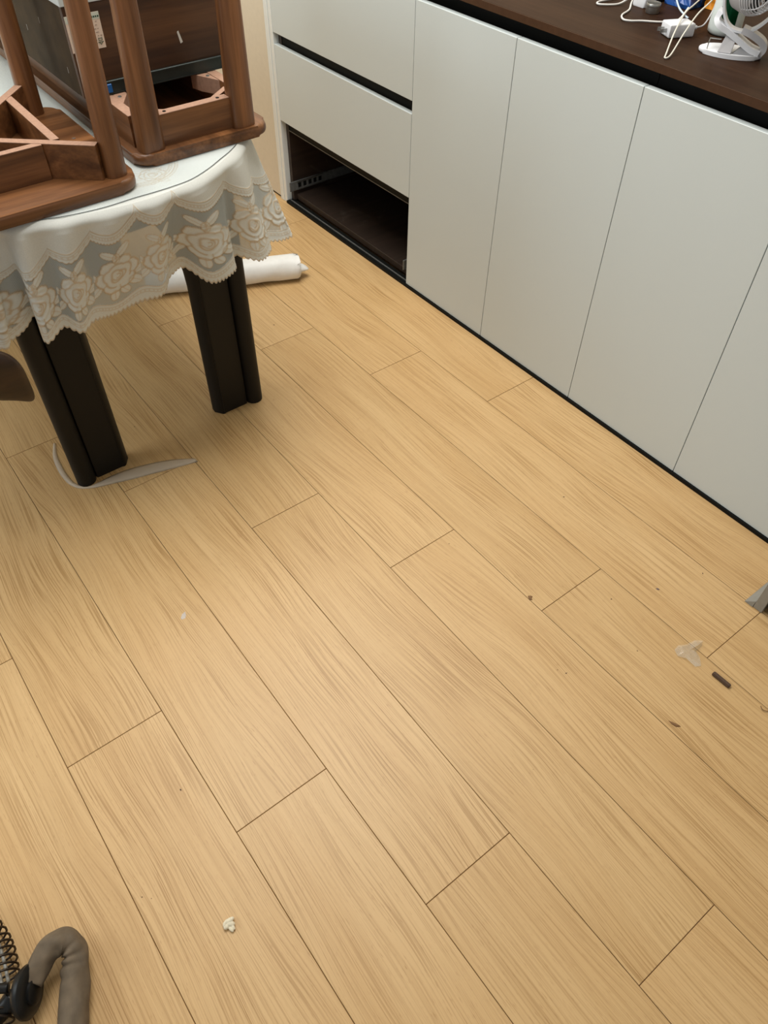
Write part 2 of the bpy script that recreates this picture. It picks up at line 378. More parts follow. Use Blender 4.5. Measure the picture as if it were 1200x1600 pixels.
def table_leg(cx, sx, y0, sy, seam=True):
    """broad panel, half-round bolster on the outer side, flare to the inner side at the top; sx: +1 outer side is +x; y0 outer face; sy: +1 table is towards +y"""
    prof = []   # (u, v): u from outer edge inward, v depth from the outer face
    for k in range(9):
        a = math.pi * (1 - k / 8.0); prof.append((0.0245 + 0.0245 * math.cos(a), 0.0215 - 0.0245 * math.sin(a)))
    prof += [(0.0515, 0.014), (0.056, 0.0125), (0.120, 0.0125), (0.126, 0.0105), (0.131, 0.0125), (0.146, 0.034), (0.144, 0.052), (0.13, 0.058), (0.02, 0.058), (0.004, 0.045)]
    bm = bmesh.new(); rings = []
    zs = [0.0005, 0.004] + [0.04 * k for k in range(1, 12)] + [0.46, 0.49, 0.52, 0.55, 0.58, 0.61, 0.6545]
    for z in zs:
        fl_ = max(0, (z - 0.40) / 0.25) ** 2.0 * 0.095
        sh = 0.002 if z < 0.002 else 0
        rings.append([bm.verts.new((cx - sx * (u + (fl_ * min(1, max(0, (u - 0.05) / 0.07)) ) - 0.073), y0 + sy * (v + sh * 0), z)) for u, v in prof])
    n = len(prof)
    for A, B in zip(rings, rings[1:]):
        for j in range(n): bm.faces.new((A[j], A[(j + 1) % n], B[(j + 1) % n], B[j]))
    bm.faces.new(rings[0][::-1]); bm.faces.new(rings[-1])
    lg = link('leg', bm, m_leg, tb, smooth=True, autos=50)
    if seam:
        bm = bmesh.new(); tube(bm, [(cx - sx * (0.1265 - 0.073), y0 + sy * 0.0102, z) for z in (0.003, 0.2, 0.45)], 0.0012, 6)
        link('piping', bm, m_leg, lg)
table_leg(0.389, -1, 1.2445, 1); table_leg(0.814, 1, 1.2700, 1)
table_leg(0.389, -1, 2 * YM - 1.2445, -1, False); table_leg(0.814, 1, 2 * YM - 1.2700, -1, False)

# ---- table cloth: one draped sheet with lace relief
def gauss(x, s): return np.exp(-(x / s) ** 2)
def rose(X, Y_, R):
    """returns solid, cord, relief of a rose with leaves centred on 0,0 (Y_ down)"""
    r = np.hypot(X, Y_) / R; th = np.arctan2(Y_, X)
    x = X / R; y = Y_ / R
    o = 0.86 + 0.16 * np.abs(np.cos(3 * th + 0.4)) + 0.03 * np.abs(np.sin(9 * th))
    m = 0.60 + 0.09 * np.abs(np.cos(2.5 * th + 1.1))
    c = 0.34 + 0.05 * np.cos(3 * th)
    solid = (r < o); lw = 0.055
    cord = gauss(r - o, lw) + gauss(r - m, lw) * (np.sin(th * 1.0 + 0.4) < 0.85) + gauss(r - c, lw)
    for k, rr in enumerate((0.12, 0.23)):
        cord += gauss(r - rr - 0.03 * th / math.pi, 0.04) * (np.cos(th - 0.7 * k) > -0.5)
    for k in range(6):
        a = (k * math.pi / 3) - 0.4 / 3 + math.pi / 6
        d = np.abs(-np.sin(a) * x + np.cos(a) * y); al = np.cos(a) * x + np.sin(a) * y
        cord += gauss(d, 0.035) * (al > m) * (al < o) * 0.8
    rel = np.where(solid, 0.7 + 0.3 * np.cos((r / 0.30) * 2 * math.pi), 0)
    for (lx, ly, an, L, W) in ((-0.42, -1.28, 0.5, 0.42, 0.2), (0.30, -1.36, -0.6, 0.42, 0.25), (-0.05, -1.02, 1.5, 0.3, 0.18), (1.10, 0.30, -0.5, 0.34, 0.22), (0.85, 0.88, 0.7, 0.40, 0.25), (-0.15, 1.20, 1.5, 0.34, 0.22), (0.35, 1.15, 1.0, 0.34, 0.2), (-1.02, 0.70, -0.8, 0.36, 0.22), (-1.15, -0.15, 0.9, 0.26, 0.16)):
        dx = x - lx; dy = y - ly; a = dx * math.cos(an) + dy * math.sin(an); b = -dx * math.sin(an) + dy * math.cos(an)
        e = np.sqrt((a / L) ** 2 + (b / W) ** 2); e = e + 0.06 * np.abs(np.sin(8 * a / L))
        solid = solid | (e < 1); cord = cord + gauss(e - 1, 0.12) * 0.8 + gauss(b, 0.025) * (e < 0.9) * 0.6
        rel = np.where(e < 1, np.maximum(rel, 0.8 - 0.4 * e), rel)
    return solid, np.clip(cord, 0, 1), rel
def lace_pattern(u, s, t, D):
    """u phase (roses at whole numbers), s metres along, t 0 at garland cusps .. 1 at hem, D metres of that span"""
    f = np.abs(u - np.round(u))
    sag = 0.11 * np.cos(np.pi * f) ** 0.8
    k = t - sag
    wob = 0.012 * np.abs(np.sin(s * math.pi / 0.0085))
    band = (k > 0) & (k < 0.085 + wob)
    cord = gauss(k, 0.006) * 0.9 + gauss(k - 0.028, 0.005) * 0.55 + gauss(k - 0.055, 0.005) * 0.5 + gauss(k - 0.085 - wob, 0.007)
    dots = (np.sin(s * 2 * math.pi / 0.008) > 0.3) * gauss(k - 0.042, 0.008) * 0.45
    solid = np.where(k < 0.0, 1.0, np.where(band, 1.0, 0.5))
    cord = np.where(k > -0.03, cord + dots, 0)
    rel = np.where(band, 0.5, 0.0)
    X = (u - np.round(u)) * 0.088; Yr = (t - 0.545) * D
    so, cr, rr = rose(X, Yr, 0.0380)
    solid = np.where(so & (k > 0.085), 1.0, solid); cord = np.where(k > 0.08, np.maximum(cord, cr * 0.8), cord); rel = np.maximum(rel, np.where(k > 0.085, rr, 0))
    h = t - 0.835 - 0.02 * np.cos(2 * np.pi * f)
    sc = 1.0 - 0.030 + 0.026 * np.abs(np.sin(s * math.pi / 0.0105))
    hb = h > 0
    solid = np.where(hb, 1.0, solid); solid = np.where(t > sc, 0.0, solid)
    cord = np.where(hb, gauss(h - 0.004, 0.006) * 0.7 + gauss(h - 0.040, 0.005) * 0.55 + gauss(h - 0.07, 0.005) * 0.55 + gauss(t - sc + 0.01, 0.010) * 0.9
                    + (np.sin(s * 2 * math.pi / 0.009) > 0.35) * gauss(h - 0.055, 0.008) * 0.5, cord)
    rel = np.where(hb, 0.5, rel)
    return solid, np.clip(cord, 0, 1), rel
HEM = [(0, 0.267, 1.151, 0.52), (0.2, 0.29, 1.139, 0.525), (0.35, 0.32, 1.142, 0.535), (0.5, 0.347, 1.149, 0.55), (0.8, 0.349, 1.131, 0.52), (1.0, 0.353, 1.109, 0.515), (1.5, 0.388, 1.105, 0.53), (2, 0.42, 1.102, 0.515),
       (2.5, 0.448, 1.094, 0.527), (3, 0.505, 1.122, 0.518), (3.5, 0.56, 1.097, 0.53), (4, 0.604, 1.112, 0.53), (4.5, 0.641, 1.122, 0.55), (4.65, 0.675, 1.138, 0.55), (5, 0.712, 1.102, 0.52), (5.4, 0.782, 1.102, 0.52),
       (5.55, 0.803, 1.146, 0.53), (6, 0.846, 1.126, 0.515), (6.35, 0.894, 1.132, 0.52), (6.5, 0.903, 1.149, 0.53), (6.9, 0.94, 1.171, 0.515), (7.2, 0.971, 1.189, 0.52)]
TOPU = [(0, 0.312, 1.188), (0.2, 0.326, 1.164), (0.35, 0.338, 1.149), (0.5, 0.350, 1.138), (0.8, 0.364, 1.127), (1.0, 0.376, 1.119), (1.5, 0.412, 1.104), (2, 0.450, 1.093), (2.5, 0.490, 1.082), (3, 0.532, 1.074), (3.5, 0.574, 1.069),
        (4, 0.616, 1.069), (4.5, 0.655, 1.074), (4.65, 0.668, 1.076), (5, 0.715, 1.089), (5.4, 0.765, 1.110), (5.55, 0.790, 1.124), (6, 0.838, 1.157), (6.35, 0.868, 1.184), (6.5, 0.878, 1.195), (6.9, 0.902, 1.229), (7.2, 0.915, 1.27)]
CUSP = [(-40, .05), (0, .078), (0.5, .075), (1.5, .045), (2.5, .026), (3.5, .002), (4.5, .0), (5.5, .028), (6.5, .07), (7.2, .07), (60, .05)]
def skirt():
    hem = [(u, x, y, z + 0.010) for u, x, y, z in HEM]; top = list(TOPU)
    # carry on down both long sides with plain folds
    R_, L_ = [], []
    k = 0; y = 1.36
    while y < 2 * YM - 1.2:
        k += 1; y += 0.045
        a = 0.045 if k % 2 else 0.012
        R_.append((7.2 + 0.5 * k, 0.925, y, a)); L_.append((-0.5 * k, 0.292, y, a))
    for u, x, y, a in R_: top.append((u, x, y)); hem.append((u, x + a, y, 0.525))
    for u, x, y, a in L_: top.insert(0, (u, x, y)); hem.insert(0, (u, x - a, y, 0.525))
    # far end
    ke = len(R_); n = 14
    far = [(0.925 - (0.633) * (i + 1) / (n + 1), 2 * YM - 1.2 + 0.135 * math.sin(math.pi * (i + 1) / (n + 1)) ** 0.6) for i in range(n)]
    for i, (x, y) in enumerate(far):
        u = 7.2 + 0.5 * ke + 0.5 * (i + 1); a = 0.04 if i % 2 else 0.01
        top.append((u, x, y)); hem.append((u, x, y + a, 0.525))
    return top, hem
def build_cloth():
    top, hem = skirt()
    us = np.array([t[0] for t in top]); T = np.array([[t[1], t[2]] for t in top]); B = np.array([[h[1], h[2], h[3]] for h in hem])
    def interp(P):
        # Catmull-Rom in index space, sampled densely where the camera sees the cloth
        out = []
        n = len(P)
        for i in range(n - 1):
            m = 34 if (us[i] >= -0.4 and us[i] < 7.2) else 10
            if us[i] >= 0 and us[i] < 7.2: m = max(6, int((us[i + 1] - us[i]) * 92))
            p0, p1, p2, p3 = P[max(i - 1, 0)], P[i], P[i + 1], P[min(i + 2, n - 1)]
            for k in range(m):
                t = k / m; out.append(0.5 * ((2 * p1) + (p2 - p0) * t + (2 * p0 - 5 * p1 + 4 * p2 - p3) * t * t + (-p0 + 3 * p1 - 3 * p2 + p3) * t ** 3))
        out.append(P[-1]); return np.array(out)
    U = []
    n = len(us)
    for i in range(n - 1):
        m = 34 if (us[i] >= -0.4 and us[i] < 7.2) else 10
        if us[i] >= 0 and us[i] < 7.2: m = max(6, int((us[i + 1] - us[i]) * 92))
        U += [us[i] + (us[i + 1] - us[i]) * k / m for k in range(m)]
    U.append(us[-1]); U = np.array(U)
    Tt = interp(T); Bb = interp(B)
    seg = np.r_[0, np.cumsum(np.hypot(*(np.diff(Bb[:, :2], axis=0).T)))]
    tang = np.gradient(Tt, axis=0); tang /= np.linalg.norm(tang, axis=1, keepdims=True) + 1e-9
    out = np.c_[tang[:, 1], -tang[:, 0]]; sg = np.sign(((Tt - np.array(cen)) * out).sum(1)); out *= sg[:, None]
    ND = 170
    v = np.linspace(0, 1, ND)
    uu = U[:, None]; zt = 0.7575
    D = (zt - Bb[:, 2])[:, None]
    d = v[None, :] * D
    r = 0.012
    # roll over the edge, then fall towards the hem point
    w_ = np.clip((d - 0.0) / D, 0, 1)
    off = r * np.sin(np.clip(d / r, 0, 1) * math.pi / 2)
    blend = w_ ** 1.1
    pleat = 0.018 * np.clip(w_, 0, 1) ** 0.6 * (1 - 0.55 * w_) * np.cos(2 * np.pi * (uu + 0.06)) * np.clip((w_ * D) / 0.02, 0, 1)
    ax = Tt[:, 0][:, None] + out[:, 0][:, None] * (off - r * 0.2); ay = Tt[:, 1][:, None] + out[:, 1][:, None] * (off - r * 0.2)
    bx = Bb[:, 0][:, None]; by = Bb[:, 1][:, None]
    X = ax * (1 - blend) + bx * blend; Yc = ay * (1 - blend) + by * blend
    X = X + out[:, 0][:, None] * pleat; Yc = Yc + out[:, 1][:, None] * pleat
    Z = zt - d - 0.0035 * (d > 0) * (1 - np.cos(np.clip(d / r, 0, 1) * math.pi / 2))
    # relief along the local normal
    g = np.interp(U, [c[0] for c in CUSP], [c[1] for c in CUSP])[:, None]
    Dm = D - g; t = (d - g) / Dm
    ss = np.broadcast_to(seg[:, None], t.shape)
    ub = np.broadcast_to(uu, t.shape)
    solid, cord, rel = lace_pattern(ub, ss, t, np.broadcast_to(Dm, t.shape))
    P = np.stack([X, Yc, Z], -1)
    du = np.gradient(P, axis=0); dv = np.gradient(P, axis=1); nn = np.cross(du, dv); nn /= np.linalg.norm(nn, axis=2, keepdims=True) + 1e-12
    dirn = np.sign((nn[..., :2] * out[:, None, :]).sum(-1).mean()); nn *= dirn
    P = P + nn * (rel * 0.0014 + cord * 0.0008)[..., None]
    nu, nv = t.shape
    co = P.reshape(-1, 3); idx = np.arange(nu * nv).reshape(nu, nv)
    F = np.stack([idx[:-1, :-1], idx[1:, :-1], idx[1:, 1:], idx[:-1, 1:]], -1).reshape(-1, 4)
    keep = (solid.reshape(-1)[F].max(1) > 0.25); F = F[keep]
    return co, F, solid.reshape(-1), cord.reshape(-1), np.stack([ss.reshape(-1), d.reshape(-1)], -1), P[:, 0, :]
def npmesh(name, co, F, attrs, sd, mat):
    me = bpy.data.meshes.new(name); me.vertices.add(len(co)); me.vertices.foreach_set('co', co.astype(np.float32).ravel())
    me.loops.add(F.size); me.loops.foreach_set('vertex_index', F.astype(np.int32).ravel())
    me.polygons.add(len(F)); me.polygons.foreach_set('loop_start', np.arange(0, F.size, 4, dtype=np.int32)); me.polygons.foreach_set('loop_total', np.full(len(F), 4, dtype=np.int32))
    me.update(); me.validate()
    for k, a in attrs.items():
        at = me.attributes.new(k, 'FLOAT', 'POINT'); at.data.foreach_set('value', a.astype(np.float32))
    at = me.attributes.new('sd', 'FLOAT_VECTOR', 'POINT'); at.data.foreach_set('vector', np.c_[sd, np.zeros(len(sd))].astype(np.float32).ravel())
    me.polygons.foreach_set('use_smooth', np.ones(len(me.polygons), dtype=bool)); me.materials.append(mat); return me
tc = root('lace_tablecloth', (0.61, YM, 0.757), 'ivory lace tablecloth with roses and a scalloped hem draped over the dining table', 'tablecloth')
co, F, so, cr, sd, ring = build_cloth()
co = co - np.array([0.61, YM, 0.757])
me = npmesh('lace_skirt', co, F, {'solid': so, 'cord': cr}, sd, m_lace)
o = bpy.data.objects.new('lace_skirt', me); COL.objects.link(o); o.parent = tc
# flat top of the cloth, joined to the skirt's upper edge, with embroidered garland
def cloth_top():
    R = ring[::2, :2]; c = np.array([0.61, YM]); nr = 260
    fr = np.concatenate([[0.0], np.linspace(0.30, 0.55, 8), np.linspace(0.555, 1.0, nr)])
    P = c + (R[:, None, :] - c) * fr[None, :, None]
    x, y = P[..., 0], P[..., 1]
    # garland with shallow lobes about (0.60, 1.27)
    cx, cy = 0.585, 1.30; rx, ry = 0.185, 0.195
    th = np.arctan2((y - cy) / ry, (x - cx) / rx); rr = np.hypot((x - cx) / rx, (y - cy) / ry)
    lob = 0.88 + 0.10 * np.abs(np.cos(3.5 * th + 0.3)); k = (rr - lob) * 0.19
    s = th * 0.19
    cord = gauss(k, 0.0014) + gauss(k + 0.006, 0.0011) * 0.8 + gauss(k + 0.012, 0.0011) * 0.8 + gauss(k - 0.004 - 0.002 * np.abs(np.sin(s * math.pi / 0.008)), 0.0012) * 0.8
    cord += (np.sin(s * 2 * math.pi / 0.008) > 0.2) * gauss(k + 0.009, 0.0016) * 0.6
    so_, c2, r2 = rose(x - 0.657, (y - 1.158), 0.026); cord = np.maximum(cord * 0.9, c2 * 0.75)
    so_, c3, r3 = rose(x - 0.50, (y - 1.60), 0.05); cord = np.maximum(cord, c3 * 0.5)
    so_, c3, r3 = rose(x - 0.62, (y - 1.42), 0.04); cord = np.maximum(cord, c3 * 0.6)
    cord = np.clip(cord, 0, 1)
    z = np.full(x.shape, 0.7578) + cord * 0.0003; z[:, -1] = 0.7575
    Q = np.stack([x, y, z], -1); nu, nv = x.shape; idx = np.arange(nu * nv).reshape(nu, nv)
    F = np.stack([idx, np.roll(idx, -1, 0)], 0)
    F = np.stack([idx[:-1, :-1], idx[:-1, 1:], idx[1:, 1:], idx[1:, :-1]], -1).reshape(-1, 4)
    l = np.stack([idx[-1, :-1], idx[-1, 1:], idx[0, 1:], idx[0, :-1]], -1)
    F = np.concatenate([F, l]); F = F[:, ::-1]
    return Q.reshape(-1, 3) - np.array([0.61, YM, 0.757]), F, cord.reshape(-1)
co, F, cr = cloth_top()
me = npmesh('cloth_top', co, F, {'solid': np.ones(len(co)), 'cord': cr}, co[:, :2], m_lace)
o = bpy.data.objects.new('cloth_top', me); COL.objects.link(o); o.parent = tc
pv = root('clear_table_cover', (0.61, YM, 0.7583), 'clear soft plastic cover sheet lying on the lace tablecloth', 'table cover')
PVL = [(0.357, 1.131), (0.379, 1.121), (0.41, 1.111), (0.44, 1.099), (0.484, 1.089), (0.532, 1.084), (0.583, 1.086), (0.623, 1.085), (0.663, 1.086), (0.707, 1.092), (0.755, 1.113), (0.798, 1.139), (0.836, 1.163), (0.873, 1.196), (0.897, 1.24), (0.908, 1.30), (0.91, 1.36)]
PVL = [(0.303, 1.36), (0.308, 1.26), (0.327, 1.18)] + PVL
pf = PVL + [(x, 2 * YM - y) for x, y in PVL[::-1]]
pts = [(p.x, p.y) for p in crom([(x, y, 0) for x, y in pf], 5, True)]
link('sheet', mk(prism, pts, 0.7584, 0.7596), m_pvc, pv)
link('sheet_edge', mk(tube, [(x, y, 0.7594) for x, y in pts], 0.00065, 6, True), m_pvcedge, pv)

# ---------------------------------------------------------------- furniture standing upside down on the table
def rrect(x0, x1, y0, y1, r, n=6, sag=0.0):
    out = []
    for cx, cy, a0 in ((x1 - r, y0 + r, -90), (x1 - r, y1 - r, 0), (x0 + r, y1 - r, 90), (x0 + r, y0 + r, 180)):
        for k in range(n + 1):
            a = math.radians(a0 + 90 * k / n); out.append((cx + r * math.cos(a), cy + r * math.sin(a)))
    return out
def post(bm, a, b, wa, wb, r=0.35, n=20, da=None, db=None, sup=3.2):
    """tapered post with rounded-square section from a to b; wa, wb half widths (x), da, db half depths (y)"""
    da = da or wa; db = db or wb; a = Vector(a); b = Vector(b); rings = []
    for k in range(9):
        t = k / 8; c = a.lerp(b, t); W_ = wa + (wb - wa) * t; D_ = da + (db - da) * t
        ring_ = []
        for j in range(n):
            th = 2 * math.pi * j / n; cx, sy = math.cos(th), math.sin(th)
            q = (abs(cx) ** sup + abs(sy) ** sup) ** (-1 / sup)
            ring_.append(bm.verts.new((c.x + cx * q * W_, c.y + sy * q * D_, c.z)))
        rings.append(ring_)
    for A, B in zip(rings, rings[1:]):
        for j in range(n): bm.faces.new((A[j], A[(j + 1) % n], B[(j + 1) % n], B[j]))
    bm.faces.new(rings[0][::-1]); bm.faces.new(rings[-1])
def obar(bm, a, b, w_, z0, z1, bev=0.001):
    """upright board between plan points a and b"""
    a = Vector(a); b = Vector(b); t = (b - a).normalized(); nn = Vector((-t.y, t.x)) * w_ / 2
    prism(bm, [tuple(a + nn), tuple(a - nn), tuple(b - nn), tuple(b + nn)], z0, z1)
ZS = 0.7602
# --- long bench
bn = root('long_bench', (0.80, 1.65, ZS), 'walnut bench upside down on the table with a dark drawer box on it', 'bench')
sx0, sx1, sy0, sy1 = 0.645, 0.948, 1.183, 2.12
bm = bmesh.new(); prism(bm, rrect(sx0, sx1, sy0, sy1, 0.032), ZS, ZS + 0.0225, 0.009, 4)
link('seat', bm, m_wy, bn, smooth=True, autos=40)
AZ0, AZ1 = ZS + 0.0228, 0.8415
legs = {(0, 0): (0.686, 1.207), (1, 0): (0.893, 1.207), (0, 1): (0.686, 2.085), (1, 1): (0.893, 2.085)}
for (i, j), (x, y) in legs.items():
    bm = bmesh.new(); post(bm, (x, y + 0.004, AZ0), (x + (0.010 if i == 0 else 0.004), y + 0.002, AZ0 + 0.40), 0.0265, 0.0195, da=0.0215, db=0.0175)
    link('leg', bm, m_wz, bn, smooth=True, autos=50)
def rail(parent, a, b, w_, z0, z1, mat, cap=True, name='apron'):
    bm = bmesh.new(); obar(bm, a, b, w_, z0, z1)
    r_ = link(name, bm, mat, parent)
    if cap:
        a = Vector(a); b = Vector(b); bm = bmesh.new(); obar(bm, a, b, w_ * 0.98, z1 + 0.0001, z1 + 0.0012)
        link('sawn_edge', bm, m_raw, r_, label='paler sawn top edge')
    return r_
fa = rail(bn, (0.712, 1.214), (0.868, 1.214), 0.021, AZ0, AZ1, m_wx)
for x in (0.729, 0.847):
    bm = bmesh.new(); lathe(bm, [(0.0037, 0), (0.0037, 0.0006)], 14, (x, 1.214, AZ1 + 0.0013)); link('screw_hole', bm, m_black, fa)
rail(bn, (0.672, 1.233), (0.672, 2.06), 0.021, AZ0, AZ1, m_wy); rail(bn, (0.910, 1.233), (0.910, 2.06), 0.021, AZ0, AZ1, m_wy)
rail(bn, (0.712, 2.08), (0.868, 2.08), 0.021, AZ0, AZ1, m_wx)
for (a, b) in (((0.8985, 1.272), (0.835, 1.2255)), ((0.6835, 1.272), (0.750, 1.2255))):
    rail(bn, a, b, 0.012, AZ0 + 0.012, AZ1 - 0.006, m_wx, name='corner_brace')
for s_, xa in ((1, 0.8992), (-1, 0.6828)):
    bm = bmesh.new(); prism(bm, [(xa, 1.300), (xa, 1.352), (xa - s_ * 0.030, 1.372), (xa - s_ * 0.022, 1.345)] if s_ > 0 else [(xa, 1.300), (xa + 0.028, 1.345), (xa + 0.030, 1.372), (xa, 1.352)], AZ1 - 0.03, AZ1 + 0.0005, 0.0008)
    link('corner_block', bm, m_raw, bn, label='pale brown sawn corner block')
    bm = bmesh.new(); lathe(bm, [(0.0040, 0), (0.0035, 0.0015)], 12, (xa - s_ * 0.008, 1.335, AZ1 + 0.0007)); link('screw', bm, m_metal, bn)

# --- dark drawer box lying on the bench
BX0, BX1, BY0, BY1, BZ0, BZ1 = 0.629, 0.955, 1.362, 2.06, 0.8432, 1.001
db_ = root('drawer_box', (0.79, 1.7, BZ0), 'dark brown drawer box with black slide rail and sticker lying on the upturned bench', 'drawer')
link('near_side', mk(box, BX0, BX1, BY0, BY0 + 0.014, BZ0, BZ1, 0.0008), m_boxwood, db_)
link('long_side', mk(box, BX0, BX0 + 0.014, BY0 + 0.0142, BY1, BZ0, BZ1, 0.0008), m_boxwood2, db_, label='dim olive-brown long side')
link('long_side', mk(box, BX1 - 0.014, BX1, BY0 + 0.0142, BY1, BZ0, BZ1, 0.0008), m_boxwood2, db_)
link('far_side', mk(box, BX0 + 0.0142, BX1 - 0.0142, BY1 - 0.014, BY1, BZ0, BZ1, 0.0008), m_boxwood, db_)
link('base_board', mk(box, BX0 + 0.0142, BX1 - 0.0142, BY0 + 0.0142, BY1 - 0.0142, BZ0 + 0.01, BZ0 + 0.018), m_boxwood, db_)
link('front_panel', mk(box, BX0 - 0.002, BX1 + 0.001, BY0 - 0.001, BY1 + 0.001, BZ1 + 0.0003, BZ1 + 0.016, 0.0008), m_white, db_, label='cream white panel on top')
sl = link('slide_rail', mk(box, BX0 + 0.012, BX1 - 0.006, BY0 - 0.0070, BY0 - 0.0002, BZ0 + 0.0003, BZ0 + 0.024, 0.0012), m_dmetal, db_, label='black metal slide rail')
link('rail_lip', mk(box, BX0 + 0.012, BX1 - 0.006, BY0 - 0.0085, BY0 - 0.0071, BZ0 + 0.0003, BZ0 + 0.0022), m_dmetal, sl)
link('rail_lip', mk(box, BX0 + 0.012, BX1 - 0.006, BY0 - 0.0085, BY0 - 0.0071, BZ0 + 0.0216, BZ0 + 0.0235), m_dmetal, sl)
link('end_tab', mk(box, 0.676, 0.686, BY0 - 0.0115, BY0 - 0.0087, BZ0 + 0.004, BZ0 + 0.020, 0.001), m_bluecap, sl, label='blue plastic end tab')
link('long_skirt', mk(box, BX0 - 0.0001, BX0 + 0.010, BY0 + 0.03, BY1, BZ0 - 0.0, BZ0 + 0.0003), m_boxwood2, db_)
st = link('sticker', mk(box, 0.6295, 0.697, BY0 - 0.0009, BY0 - 0.0002, 0.9245, 0.9855), m_paper, db_, label='small cream certificate sticker, upside down')
link('sticker_band', mk(box, 0.6297, 0.6968, BY0 - 0.0011, BY0 - 0.0010, 0.9735, 0.9853), m_paper2, st)
def print_text(txt, size, x, y, z, mat, parent, rotz=math.pi, sc=(1, 1)):
    cu = bpy.data.curves.new('print', 'FONT'); cu.body = txt; cu.size = size; cu.align_x = 'CENTER'; cu.align_y = 'CENTER'; cu.extrude = 0.00008
    to = bpy.data.objects.new('lettering', cu); COL.objects.link(to)
    dg = bpy.context.evaluated_depsgraph_get(); me_ = bpy.data.meshes.new_from_object(to.evaluated_get(dg)); bpy.data.objects.remove(to)
    me_.materials.clear(); me_.materials.append(mat)
    o_ = bpy.data.objects.new('lettering', me_); COL.objects.link(o_); o_.parent = parent
    base = Vector((0, 0, 0)); p = parent
    while p is not None: base += p.location; p = p.parent
    o_.rotation_euler = (math.pi / 2, rotz, 0); o_.scale = (sc[0], sc[1], 1); o_.location = Vector((x, y, z)) - base
    return o_
print_text('\u5408\u683c\u8bc1', 0.0135, 0.676, BY0 - 0.0012, 0.9375, m_ink, st, sc=(0.95, 1.0))
bm = bmesh.new()
for k, z in enumerate((0.9455, 0.9515, 0.9575, 0.9635, 0.9695)):
    x = 0.651
    while x < 0.692:
        l = random.uniform(0.0025, 0.006); box(bm, x, x + l, BY0 - 0.00125, BY0 - 0.00105, z, z + 0.0011); x += l + random.uniform(0.002, 0.006)
link('faint_print', bm, m_ink2, st, kind='stuff')
bm = bmesh.new(); x = 0.652
while x < 0.693:
    l = random.uniform(0.002, 0.0035); box(bm, x, x + l, BY0 - 0.00135, BY0 - 0.00115, 0.9765, 0.9795); x += l + 0.0012
link('band_print', bm, m_ink, st, kind='stuff')
bm = bmesh.new(); prism(bm, [(0, 0), (0.0035, 0.002), (0.0095, -0.0195), (0.004, -0.0215)], 0, 0.0003)
bmesh.ops.rotate(bm, cent=(0, 0, 0), matrix=Matrix.Rotation(math.pi / 2, 3, 'X'), verts=bm.verts); bmesh.ops.translate(bm, vec=(0.850, BY0 - 0.0002, 0.920 + 0.005), verts=bm.verts)
link('scuff', bm, m_scuff, db_, label='small white scuff mark')
for (yy, zz) in ((1.52, 0.94), (1.42, 0.875), (1.62, 0.905)):
    bm = bmesh.new(); box(bm, BX0 - 0.0003, BX0 - 0.0001, yy, yy + 0.0012, zz, zz + 0.011); link('scuff', bm, m_scuff, db_)

# --- dining chair upside down
chx = root('dining_chair', (0.39, 1.33, ZS), 'walnut dining chair upside down at the near left of the table, backrest hanging down', 'chair')
def seat_shape(bm):
    pts = rrect(0.165, 0.616, 1.108, 1.552, 0.042, 8)
    prism(bm, pts, ZS, ZS + 0.0225, 0.007, 3)
link('seat', mk(seat_shape), m_wx, chx, smooth=True, autos=40)
CZ0, CZ1 = ZS + 0.0228, 0.8450
cl = {'a': (0.582, 1.150), 'b': (0.562, 1.522), 'c': (0.205, 1.150), 'd': (0.205, 1.522)}
for k, (x, y) in cl.items():
    tx = 0.012 if x > 0.4 else -0.012
    bm = bmesh.new(); post(bm, (x, y, CZ0), (x + tx, y + (0.004 if y < 1.3 else 0), CZ0 + 0.40), 0.0215, 0.0175, sup=2.6)
    link('leg', bm, m_wz, chx, smooth=True, autos=50)
def trimmed(a, b, ta, tb_):
    a = Vector(a); b = Vector(b); t = (b - a).normalized(); return tuple(a + t * ta), tuple(b - t * tb_)
mid = (0.385, 1.336)
for k in 'abcd':
    dg_ = {'a': ((0.566, 1.135), (0.375, 1.302)), 'c': ((0.214, 1.135), (0.366, 1.302))}.get(k, (cl[k], mid))
    a, b = trimmed(dg_[0], dg_[1], 0.010 if k in 'ac' else 0.026, 0.008); rail(chx, a, b, 0.017, CZ0, CZ1, m_wx, name='diagonal_rail')
fx0, fx1, fy0, fy1 = 0.262, 0.497, 1.204, 1.468
def frail(a, b): rail(chx, a, b, 0.016, CZ0, CZ1 - 0.0006, m_wx, name='frame_rail')
frail((fx0 + 0.022, fy0), (0.478, fy0)); frail((fx0 + 0.016, fy1), (fx1 - 0.022, fy1)); frail((0.506, fy0 + 0.001), (0.506, fy1 - 0.012)); frail((fx0, fy0 + 0.02), (fx0, fy1 - 0.02))
bm = bmesh.new(); lathe(bm, [(0.0035, 0), (0.0035, 0.0005)], 12, (0.535, 1.187, CZ1 + 0.0013)); link('screw_hole', bm, m_brown, chx)
